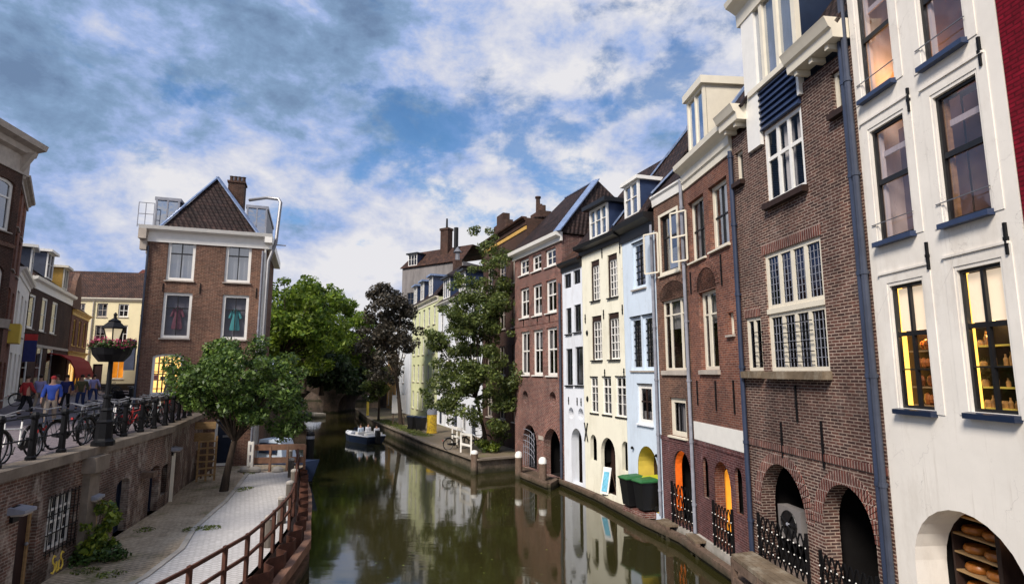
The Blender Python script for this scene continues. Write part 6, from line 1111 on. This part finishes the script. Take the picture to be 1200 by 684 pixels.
# bicycles
def bicycle(col):
    t = empty('bicycle', '', 'bicycle'); R_ = .34
    for s_, x in ((0, -.53), (1, .53)):
        m = MB(); m.tube([(x + R_ * math.cos(a), 0, R_ + R_ * math.sin(a)) for a in (i * math.pi / 12 for i in range(24))], .02, 6, True); wh = m.build('wheel', 'rubber', t)
        m = MB(); m.tube([(x + .31 * math.cos(a), 0, R_ + .31 * math.sin(a)) for a in (i * math.pi / 12 for i in range(24))], .009, 4, True)
        for k in range(12): a = k * math.pi / 6; m.tube([(x, 0, R_), (x + .31 * math.cos(a), .0, R_ + .31 * math.sin(a))], .0025, 3)
        m.build('rim', 'steel', wh); m = MB(); m.tube([(x + .375 * math.cos(a), 0, R_ + .375 * math.sin(a)) for a in (math.radians(q) for q in range(20, 190, 17))], .022, 5); m.build('mudguard', 'black_paint', t)
    m = MB(); bb = (-.05, 0, .3); st = (-.2, 0, .82); hd = (.36, 0, .85); hb = (.38, 0, .7)
    for a, b_ in ((bb, st), (bb, hb), ((-.16, 0, .66), hb), (hb, hd)): m.tube([a, b_], .018, 6)
    for y in (-.05, .05): m.tube([(-.53, y, .34), bb], .01, 5); m.tube([(-.53, y, .34), (-.17, y * .4, .7)], .009, 5); m.tube([hb, (.42, y, .6), (.53, y, .34)], .011, 5)
    fr = m.build('frame', col, t); m = MB(); m.loft([[(-.36, -.1, .9), (-.36, .1, .9), (-.18, .05, .9), (-.05, .02, .9), (-.05, -.02, .9), (-.18, -.05, .9)], [(-.36, -.1, .95), (-.36, .1, .95), (-.18, .06, .94), (-.04, .02, .93), (-.04, -.02, .93), (-.18, -.06, .94)]]); m.tube([(-.2, 0, .82), (-.21, 0, .91)], .014, 6); m.build('saddle', 'black_paint', t)
    m = MB(); m.tube([hd, (.33, 0, 1.0)], .014, 6); m.tube([(.12, -.3, 1.03), (.3, -.28, 1.06), (.36, 0, 1.0), (.3, .28, 1.06), (.12, .3, 1.03)], .014, 6); hbar = m.build('handlebar', 'steel', t); m = MB(); m.tube([(.08, -.3, 1.03), (.2, -.295, 1.045)], .02, 6); m.build('grip', 'rubber', hbar); m = MB(); m.tube([(.08, .3, 1.03), (.2, .295, 1.045)], .02, 6); m.build('grip', 'rubber', hbar)
    m = MB(); m.box(-.8, -.36, -.07, .07, .735, .75); m.tube([(-.55, -.06, .34), (-.72, -.06, .74)], .007, 4); m.tube([(-.55, .06, .34), (-.72, .06, .74)], .007, 4); m.build('carrier', 'black_paint', t); m = MB(); m.box(-.93, -.89, -.03, .03, .55, .62); m.build('tail_light', 'cloth_red', t)
    m = MB(); m.prism([(-.56, .03, .3), (-.05, .03, .2), (.06, .03, .3), (-.05, .03, .4), (-.56, .03, .38)], (0, .04, 0)); m.build('chain_guard', 'black_paint', t); m = MB(); m.bar((-.05, -.08, .3), (.05, -.08, .16), .02); m.box(0, .1, -.16, -.08, .14, .17); m.build('pedal', 'iron', t); m = MB(); m.bar((-.05, .1, .3), (-.15, .1, .44), .02); m.box(-.2, -.1, .1, .18, .43, .46); m.build('pedal', 'iron', t); return t
BK = [(8.75, -.05, .05, 0), (9.5, .25, .0, 1), (10.4, .05, -.1, 0), (11.5, .0, .08, 0), (12.75, .05, -.05, 2), (13.9, .25, .35, 1), (15.1, .2, -.2, 0), (15.9, .05, .1, 0), (16.6, .35, .2, 3), (17.2, .1, -.1, 0), (17.8, .3, .3, 2), (18.5, .05, .0, 4), (19.1, .3, -.2, 0), (19.7, .1, .2, 3), (20.4, .3, .1, 0), (21.1, .1, -.1, 2), (21.8, .3, .15, 0), (22.6, .1, .0, 4), (23.5, .25, -.1, 0), (16.3, .6, .4, 0), (17.5, .65, -.3, 3), (18.8, .6, .3, 0), (20.1, .6, -.2, 2), (21.5, .65, .3, 0), (22.2, .6, -.3, 3), (23.1, .7, .2, 0)]
cols = ['black_paint', 'pipe_blue', 'white_paint', 'steel', 'cloth_red']; protos = {}
names = ['black', 'blue', 'white', 'silver', 'red']
where = []
for i, (y, off, dr, c) in enumerate(BK):
    if c not in protos: o = bicycle(cols[c]); protos[c] = o
    else: o = copy_tree(protos[c])
    p = edge_at(y); o.location = (p.x - .42 - off, p.y, 3.5); o.rotation_euler = (math.radians(random.uniform(-5, 9)), 0, math.atan2(1, -.23) + dr + (math.pi if i % 3 == 1 else 0)); o['group'] = 'bicycles parked against the street railing'
    o['label'] = names[c] + ' bicycle at the street railing'
    if y < 14.6: o['label'] += ', ' + ['cut by the left edge', 'second from the left edge', 'third from the left edge', 'fourth from the left edge', 'second left of the lamp base', 'touching the lamp base'][i]
    else: o['label'] += ', ' + ['first', 'second', 'third', 'fourth', 'fifth', 'sixth', 'seventh', 'eighth', 'ninth', 'tenth', 'eleventh', 'twelfth', 'last'][i - 6] + ' from the lamp towards the corner house' if i < 19 else ', second row, ' + ['first', 'second', 'third', 'fourth', 'fifth', 'sixth', 'last'][i - 19] + ' from the lamp'
# people
def skin_body(name, joints, edges, mat, parent, sub=1):
    me = bpy.data.meshes.new(name); me.from_pydata([j[0] for j in joints], edges, []); o = bpy.data.objects.new(name, me); COL.objects.link(o)
    o.modifiers.new('skin', 'SKIN'); sv = me.skin_vertices[0].data
    for i, j in enumerate(joints): r = j[1]; sv[i].radius = r if isinstance(r, tuple) else (r, r)
    sv[0].use_root = True; o.modifiers.new('sub', 'SUBSURF').levels = sub; o.modifiers['sub'].render_levels = sub
    dg = bpy.context.evaluated_depsgraph_get(); nm = bpy.data.meshes.new_from_object(o.evaluated_get(dg)); nm.name = name; o.modifiers.clear(); o.data = nm; nm.materials.clear(); nm.materials.append(M[mat]); nm.shade_smooth(); o.parent = parent; return o
def person(label, x, y, z, face, top, legs, hair='hair', stride=.22, arm=.15, sit=False, bag=None, h=1.75):
    t = empty('person', label, 'person', (x, y, z), face, None); t.scale = (h / 1.75,) * 3
    # faces local -y
    if sit: hip, kn, an = .45, [(-.11, -.42, .48), (.11, -.42, .48)], [(-.11, -.45, .08), (.11, -.45, .08)]
    else: hip, kn, an = .92, [(-.1, -stride * .7 - .02, .49), (.1, stride * .35 - .04, .49)], [(-.1, -stride, .09), (.1, stride, .11)]
    o_ = hip - .92
    J = [((0, 0, .95 + o_), (.15, .11)), ((0, .0, 1.15 + o_), (.14, .105)), ((0, .01, 1.38 + o_), (.17, .11)), ((0, .0, 1.49 + o_), .06), ((0, -.02, 1.57 + o_), .075), ((0, -.02, 1.69 + o_), (.075, .09))]
    E = [(0, 1), (1, 2), (2, 3), (3, 4), (4, 5)]
    for s_, k in ((-1, 0), (1, 1)):
        b = len(J); sw = arm * s_
        J += [((s_ * .19, 0, 1.40 + o_), .055), ((s_ * .25, sw * .5, 1.14 + o_), .045), ((s_ * .25, -.12 + sw, .92 + o_), .032), ((s_ * .245, -.16 + sw, .84 + o_), (.022, .04)), ((s_ * .24, -.18 + sw, .76 + o_), (.014, .03)), ((s_ * .225, -.21 + sw, .82 + o_), .012)]; E += [(2, b), (b, b + 1), (b + 1, b + 2), (b + 2, b + 3), (b + 3, b + 4), (b + 3, b + 5)]
        b = len(J); fx = an[k]; J += [((s_ * .1, 0, hip - .06), .09), (kn[k], .06), (fx, .042), ((fx[0], fx[1] - .16, fx[2] - .05), (.045, .03))]; E += [(0, b), (b, b + 1), (b + 1, b + 2), (b + 2, b + 3)]
    body = skin_body('body', J, E, 'skin', t)
    grow = lambda r, g: tuple(q + g for q in r) if isinstance(r, tuple) else r + g
    TJ = [((0, 0, .84 + o_), (.165, .135)), (J[0][0], (.168, .135)), (J[1][0], (.165, .13)), (J[2][0], (.192, .132))]; TE = [(0, 1), (1, 2), (2, 3)]
    for b0 in (6, 16): b = len(TJ); TJ += [(J[b0][0], .085), (J[b0 + 1][0], .07), (tuple(Vector(J[b0 + 1][0]).lerp(Vector(J[b0 + 2][0]), .8)), .055)]; TE += [(3, b), (b, b + 1), (b + 1, b + 2)]
    skin_body('shirt', TJ, TE, top, body)
    LJ = [((0, 0, 1.0 + o_), (.15, .115)), (J[0][0], (.16, .122))]; LE = [(0, 1)]
    for b0 in (12, 22): b = len(LJ); LJ += [(J[b0][0], .105), (J[b0 + 1][0], .08), (tuple(Vector(J[b0 + 2][0]) + Vector((0, 0, .02))), .065)]; LE += [(1, b), (b, b + 1), (b + 1, b + 2)]
    skin_body('trousers', LJ, LE, legs, body)
    hz = 1.66 + o_; m = MB(); m.ball((0, .005, hz + .035), .092, .108, .095, 12); m.build('hair', hair, body, True)
    m = MB(); m.ball((0, -.115, hz - .03), .012, .02, .02, 6)
    for s_ in (-1, 1): m.ball((s_ * .03, -.1, hz), .012, .008, .008, 6)
    m.build('face', 'skin', body); 
    for s_, k in ((-1, 0), (1, 1)):
        fx = an[k]; m = MB(); m.ball((fx[0], fx[1] - .07, fx[2] - .05), .05, .13, .045, 8); m.build('shoe', 'cloth_black' if legs != 'cloth_khaki' else 'cloth_white', body)
    return t
toward = 0
person('walker in blue shirt, khaki trousers and red cap, nearest of the walkers', -17.08,21.40, 3.5, .5, 'cloth_blue', 'cloth_khaki', 'cloth_red', .25)
person('walker in navy jacket and dark trousers behind the man in the blue shirt', -22.39,28.91, 3.5, .4, 'cloth_navy', 'cloth_black')
person('walker in an olive green shirt and blue jeans, left of the street lamp', -22.63,30.24, 3.5, .45, 'cloth_olive', 'cloth_jeans')
person('distant walker in a white shirt close to the red awning', -28.16,38.17, 3.5, .4, 'cloth_white', 'cloth_jeans')
person('distant walker in a lilac shirt between the red awning and the street lamp', -26.97,37.09, 3.5, 3.3, 'cloth_lilac', 'cloth_jeans')
person('walker in a pale top just right of the man in the blue shirt', -24.49,30.95, 3.5, .2, 'cloth_khaki', 'cloth_navy')
person('walker in a dark red shirt at the far left, behind the parked bicycles', -21.95,26.04, 3.5, 2.9, 'cloth_red', 'cloth_black')
person('walker in a lilac shirt and khaki trousers at the far left, near the blue banner', -24.25,29.56, 3.5, 3.4, 'cloth_lilac', 'cloth_khaki', arm=-.15)
person('cyclist in a bright cyan jacket cut by the left picture edge', -8.99 - .75, 9.8, 3.38, .4, 'cloth_cyan', 'cloth_navy', stride=.1, h=1.6)
# parked bicycles across the street, café board and scooters
for i, (px, py, dr, lab) in enumerate(((30, 474, .3, 'dark bicycle parked in front of the white fronted house across the street'), (140, 462, .1, 'black bicycle standing against the cream house at the end of the street'))):
    o = copy_tree(protos[0]); g = ground_pt = [(-28.05,33.31), (-33.55,48.00)][i]; o.location = (*g, 3.5); o.rotation_euler = (0, 0, .9 + dr); o['label'] = lab; o['group'] = 'bicycles across the street'
for i, (g, lab) in enumerate(((( -21.49,32.49), 'black scooter parked at the left corner of the brown corner house'), ((-22.93,34.18), 'dark scooter parked left of the one at the house corner'))):
    t = empty('scooter', lab, 'scooter', (*g, 3.5), 1.2, 'scooters by the corner house'); m = MB()
    for x in (-.6, .6): m.tube([(x + .22 * math.cos(a), 0, .24 + .22 * math.sin(a)) for a in (i_ * math.pi / 8 for i_ in range(16))], .06, 6, True)
    m.build('wheels', 'rubber', t); m = MB(); m.loft([[(-.9, -.16, .35), (-.1, -.18, .3), (-.1, .18, .3), (-.9, .16, .35)], [(-.95, -.14, .75), (-.2, -.16, .7), (-.2, .16, .7), (-.95, .14, .75)]]); m.loft([[(.35, -.2, .25), (.5, -.1, .3), (.5, .1, .3), (.35, .2, .25)], [(.3, -.16, .95), (.42, -.08, 1.0), (.42, .08, 1.0), (.3, .16, .95)]]); m.box(-.2, .4, -.15, .15, .24, .3); m.build('body', 'black_paint', t); m = MB(); m.loft([[(-.9, -.13, .76), (-.2, -.12, .76), (-.2, .12, .76), (-.9, .13, .76)], [(-.88, -.11, .86), (-.24, -.1, .84), (-.24, .1, .84), (-.88, .11, .86)]]); m.build('saddle', 'rubber', t); m = MB(); m.tube([(.3, -.3, 1.05), (.36, 0, 1.08), (.3, .3, 1.05)], .02, 6); m.bar((.36, 0, .95), (.36, 0, 1.08), .05); m.build('handlebar', 'steel', t)

# ================================================================== canal and right bank objects
# bins
def wheelie(loc, rz, lid, label, group):
    t = empty('wheelie_bin', label, 'bin', loc, rz, group); m = MB(); m.loft([[(-.24, -.28, .08), (.24, -.28, .08), (.24, .24, .08), (-.24, .24, .08)], [(-.3, -.38, .98), (.3, -.38, .98), (.3, .34, .98), (-.3, .34, .98)], [(-.32, -.4, .98), (.32, -.4, .98), (.32, .36, .98), (-.32, .36, .98)], [(-.32, -.4, 1.02), (.32, -.4, 1.02), (.32, .36, 1.02), (-.32, .36, 1.02)]]); m.build('body', 'black_paint', t); m = MB(); m.loft([[(-.33, -.43, 1.025), (.33, -.43, 1.025), (.33, .38, 1.025), (-.33, .38, 1.025)], [(-.33, -.43, 1.06), (.33, -.43, 1.06), (.33, .38, 1.08), (-.33, .38, 1.08)], [(-.22, -.3, 1.12), (.22, -.3, 1.12), (.22, .3, 1.14), (-.22, .3, 1.14)]]); m.build('lid', lid, t)
    for x in (-.25, .25): m = MB(); m.tube([(x - .03, .24, .1), (x + .03, .24, .1)], .1, 10); m.build('wheel', 'rubber', t)
    m = MB(); m.tube([(-.25, .42, 1.0), (.25, .42, 1.0)], .02, 6); m.build('handle', 'black_paint', t); return t
M['bin_green'] = plain('bin_green', (.03, .13, .045), .5, .15, 4); M['bin_yellow'] = plain('bin_yellow', (.5, .52, .03), .5, .1, 4); M['cheese_wax2'] = M['gold_paint']
a = math.atan2(-2.39, .73); 
for i, (g, lid, lab) in enumerate((((4.46,21.82), 'bin_green', 'green lidded black wheelie bin, left one before the blue house'), ((4.83,21.17), 'bin_green', 'green lidded black wheelie bin, nearest the water before the blue house'), ((5.18,21.55), 'bin_yellow', 'black wheelie bin with a yellow lid against the blue house wall'))): wheelie((g[0], g[1], .5), a + .05 * i, lid, lab, 'wheelie bins by the blue house')
# mooring bollards with white caps
for i, (g, z, lab) in enumerate((((0.35,30.30), 0, 'brown mooring post with white cap in the water, left one before the brick house'), ((1.48,28.30), 0, 'brown mooring post with white cap in the water, right one before the brick house'), ((-2.03,31.58), .4, 'brown mooring post with white cap at the corner of the far right wharf'))):
    t = empty('mooring_post', lab, 'bollard', (g[0], g[1], z), 0, 'mooring posts with white caps'); k = 1.0 if i < 2 else .62; m = MB(); m.lathe([(.19, -.9), (.19, 1.05 * k)], (0, 0, 0), 12); m.build('post', 'timber', t, True); m = MB(); m.lathe([(.2, 1.05 * k), (.2, 1.2 * k), (.14, 1.32 * k), (.03, 1.36 * k)], (0, 0, 0), 12); m.build('cap', 'white_paint', t, True)
# small blue white notice by the cream house door
g = (4.00,24.57); t = empty('chalk_board', 'narrow light blue sandwich board leaning by the cream house door', 'sign', (g[0], g[1], .42), -.9); m = MB(); m.add([(-.22, -.25, 0), (.22, -.25, 0), (.22, 0, 1.05), (-.22, 0, 1.05), (-.22, -.22, 0), (.22, -.22, 0), (.22, .03, 1.05), (-.22, .03, 1.05)], [(3, 2, 1, 0), (4, 5, 6, 7), (0, 1, 5, 4), (1, 2, 6, 5), (2, 3, 7, 6), (3, 0, 4, 7)]); m.build('front_board', 'white_paint', t); m = MB(); m.add([(-.15, -.245, .1), (.15, -.245, .1), (.15, -.022, .95), (-.15, -.022, .95)], [(0, 1, 2, 3)]); m.build('poster', plain('poster_blue', (.16, .45, .6), .6, .3, 9), t); m = MB(); m.bar((-.2, .3, 0), (-.2, .02, 1.0), .03); m.bar((.2, .3, 0), (.2, .02, 1.0), .03); m.build('rear_leg', 'timber', t)
# far right wharf objects
for i, (px, lab) in enumerate((((2.92,-195.20), ''),)[:0]): pass
for i, (g, lab) in enumerate((((-8.15,47.42), 'dark wheelie bin on the far right wharf, left of the pair'), ((-7.34,46.74), 'dark wheelie bin on the far right wharf, right of the pair'))): wheelie((g[0], g[1], .78), .9, 'navy_dark', lab, 'bins on the far right wharf')
g = (-6.18,44.79); t = empty('painted_pillar', 'bright yellow painted advertising pillar splashed with graffiti on the far right wharf', 'pillar', (g[0], g[1], .78)); m = MB(); m.lathe([(.42, 0), (.42, .1), (.38, .12), (.38, 1.4)], (0, 0, 0), 16)
def graf():
    mt, nt, p = newmat('yellow_graffiti'); tc = nd(nt, 'ShaderNodeTexCoord'); n = noise_n(nt, tc.outputs['Object'], 4, 3); r_ = ramp(nt, [(.5, (.72, .48, .03)), (.53, (.08, .05, .04)), (.56, (.7, .45, .03))]); nt.links.new(n, r_.inputs[0]); nt.links.new(r_.outputs[0], p.inputs['Base Color']); return mt
m.build('painted_drum', graf(), t, True); m = MB(); m.lathe([(.4, 1.4), (.4, 1.8), (.3, 1.9), (.03, 2.0)], (0, 0, 0), 16); m.build('cap', 'pipe_grey', t, True)
g = (-10.17,52.02); t = empty('information_board', 'white sign board with a dark curving line on two posts, beside the purple tree', 'sign', (g[0], g[1], .78), .5); m = MB(); m.box(-.65, .65, -.03, .03, 1.0, 2.6); m.build('panel', 'white_paint', t); m = MB(); m.tube([(-.25, -.04, 2.4), (-.1, -.04, 2.2), (.15, -.04, 1.9), (-.05, -.04, 1.6), (.3, -.04, 1.2)], .05, 5); m.build('marking', 'navy_paint', t); m = MB(); [m.box(x - .04, x + .04, .03, .1, 0, 2.5) for x in (-.5, .5)]; m.build('post', 'timber', t)
t = fence_row('white_fence', 'short white wooden fence section at the water side of the far right wharf', (-2.98,33.99), (-2.31,32.96), .78, 1.95, 'white_paint', 1, 'fence', 2)
t = fence_row('white_fence', 'white fence section running back towards the white row house', (-3.94,38.41), (-3.20,37.09), .78, 1.9, 'white_paint', 2, 'fence', 2)
for i, (g, rz, lab) in enumerate((((-3.42,35.47), .6, 'dark bicycle leaning left of the short white fence'), ((-2.17,37.09), .2, 'dark bicycle beside the trunk of the leaning tree'))):
    o = copy_tree(protos[0]); o.location = (g[0], g[1], .78); o.rotation_euler = (.1, 0, rz); o['label'] = lab; o['group'] = 'bicycles on the far right wharf'
g = (-17.85,68.78); t = empty('marker_post', 'thin yellow marker post at the tip of the far right wharf', 'post', (-15.6, 62.5, .78)); m = MB(); m.lathe([(.14, 0), (.14, 1.6)], (0, 0, 0), 8); m.build('post', 'yellow_paint', t); m = MB(); m.lathe([(.16, 1.6), (.16, 2.0), (.05, 2.1)], (0, 0, 0), 8); m.build('cap', 'white_paint', t)
# motor boat
g = (-11.85,45.98); t = empty('motor_boat', 'small open white motor boat carrying three people up the canal', 'boat', (g[0], g[1], .0), 2.35); m = MB()
def hull(z, k): return [(-2.2 * k, -.8 * k, z), (.6, -.85 * k, z), (1.7, -.5 * k, z + .05), (2.35 * k, 0, z + .1), (1.7, .5 * k, z + .05), (.6, .85 * k, z), (-2.2 * k, .8 * k, z)]
m.loft([hull(-.2, .8), hull(.25, .93), hull(.55, 1.0)]); m.build('hull', 'navy_dark', t); m = MB(); o_ = hull(.55, 1.0); i_ = hull(.57, .88); n = len(o_); m.add(o_ + [(x, y, z + .08) for x, y, z in o_] + [(x, y, z + .06) for x, y, z in i_], [(k, (k + 1) % n, n + (k + 1) % n, n + k) for k in range(n)] + [(n + k, n + (k + 1) % n, 2 * n + (k + 1) % n, 2 * n + k) for k in range(n)]); m.prism([(.6, -.74, .6), (1.6, -.43, .62), (2.05, 0, .66), (1.6, .43, .62), (.6, .74, .6)], (0, 0, .04)); m.build('gunwale', 'cold_plaster', t); m = MB(); m.poly([(x * .97, y * .97, .5) for x, y, z in hull(.5, .9)]); m.build('floor', 'pipe_grey', t); m = MB(); m.box(-1.9, -1.45, -.65, .65, .5, .8); m.box(-.5, -.1, -.65, .65, .5, .8); m.build('bench', 'white_paint', t); m = MB(); m.box(-2.45, -2.15, -.15, .15, .1, 1.0); m.build('outboard_motor', 'black_paint', t); m = MB(); m.add([(.55, -.7, .6), (.55, .7, .6), (.3, .55, 1.1), (.3, -.55, 1.1)], [(0, 1, 2, 3)]); m.build('windscreen', 'glass_bright', t)
ca, sa = math.cos(2.35), math.sin(2.35)
for i, (lx, ly, f_, top, lab) in enumerate(((-1.65, -.3, 2.35 + math.pi / 2, 'cloth_white', 'person in a white shirt sitting at the back of the motor boat'), (-.3, .3, 2.35 + math.pi / 2, 'blue_plaster', 'person in a light blue shirt sitting in the middle of the motor boat'), (-.3, -.35, 2.35 - math.pi / 2, 'cloth_white', 'person in a white top facing backwards on the middle bench of the boat'))):
    person(lab, g[0] + lx * ca - ly * sa, g[1] + lx * sa + ly * ca, .2, f_, top, 'cloth_jeans', sit=True, h=1.65)

pts = []
for i in range(260):
    y = 14 + 30 * random.random() ** 1.5; x0 = np.interp(y, [13, 20, 30, 44], [-4.6, -6.0, -9, -14]); x1 = np.interp(y, [13, 20, 28, 32, 44], [5.0, 4.5, 1.0, -2.6, -8.5]); pts.append((random.uniform(x0, x1), y, .006))
o = leaf_mesh('floating_leaves', pts, [.001] * len(pts), 260, .035, 'leaf_lime', None, 30, .05); tag(o, 'small fallen leaves scattered on the canal water', 'leaves', kind='stuff')
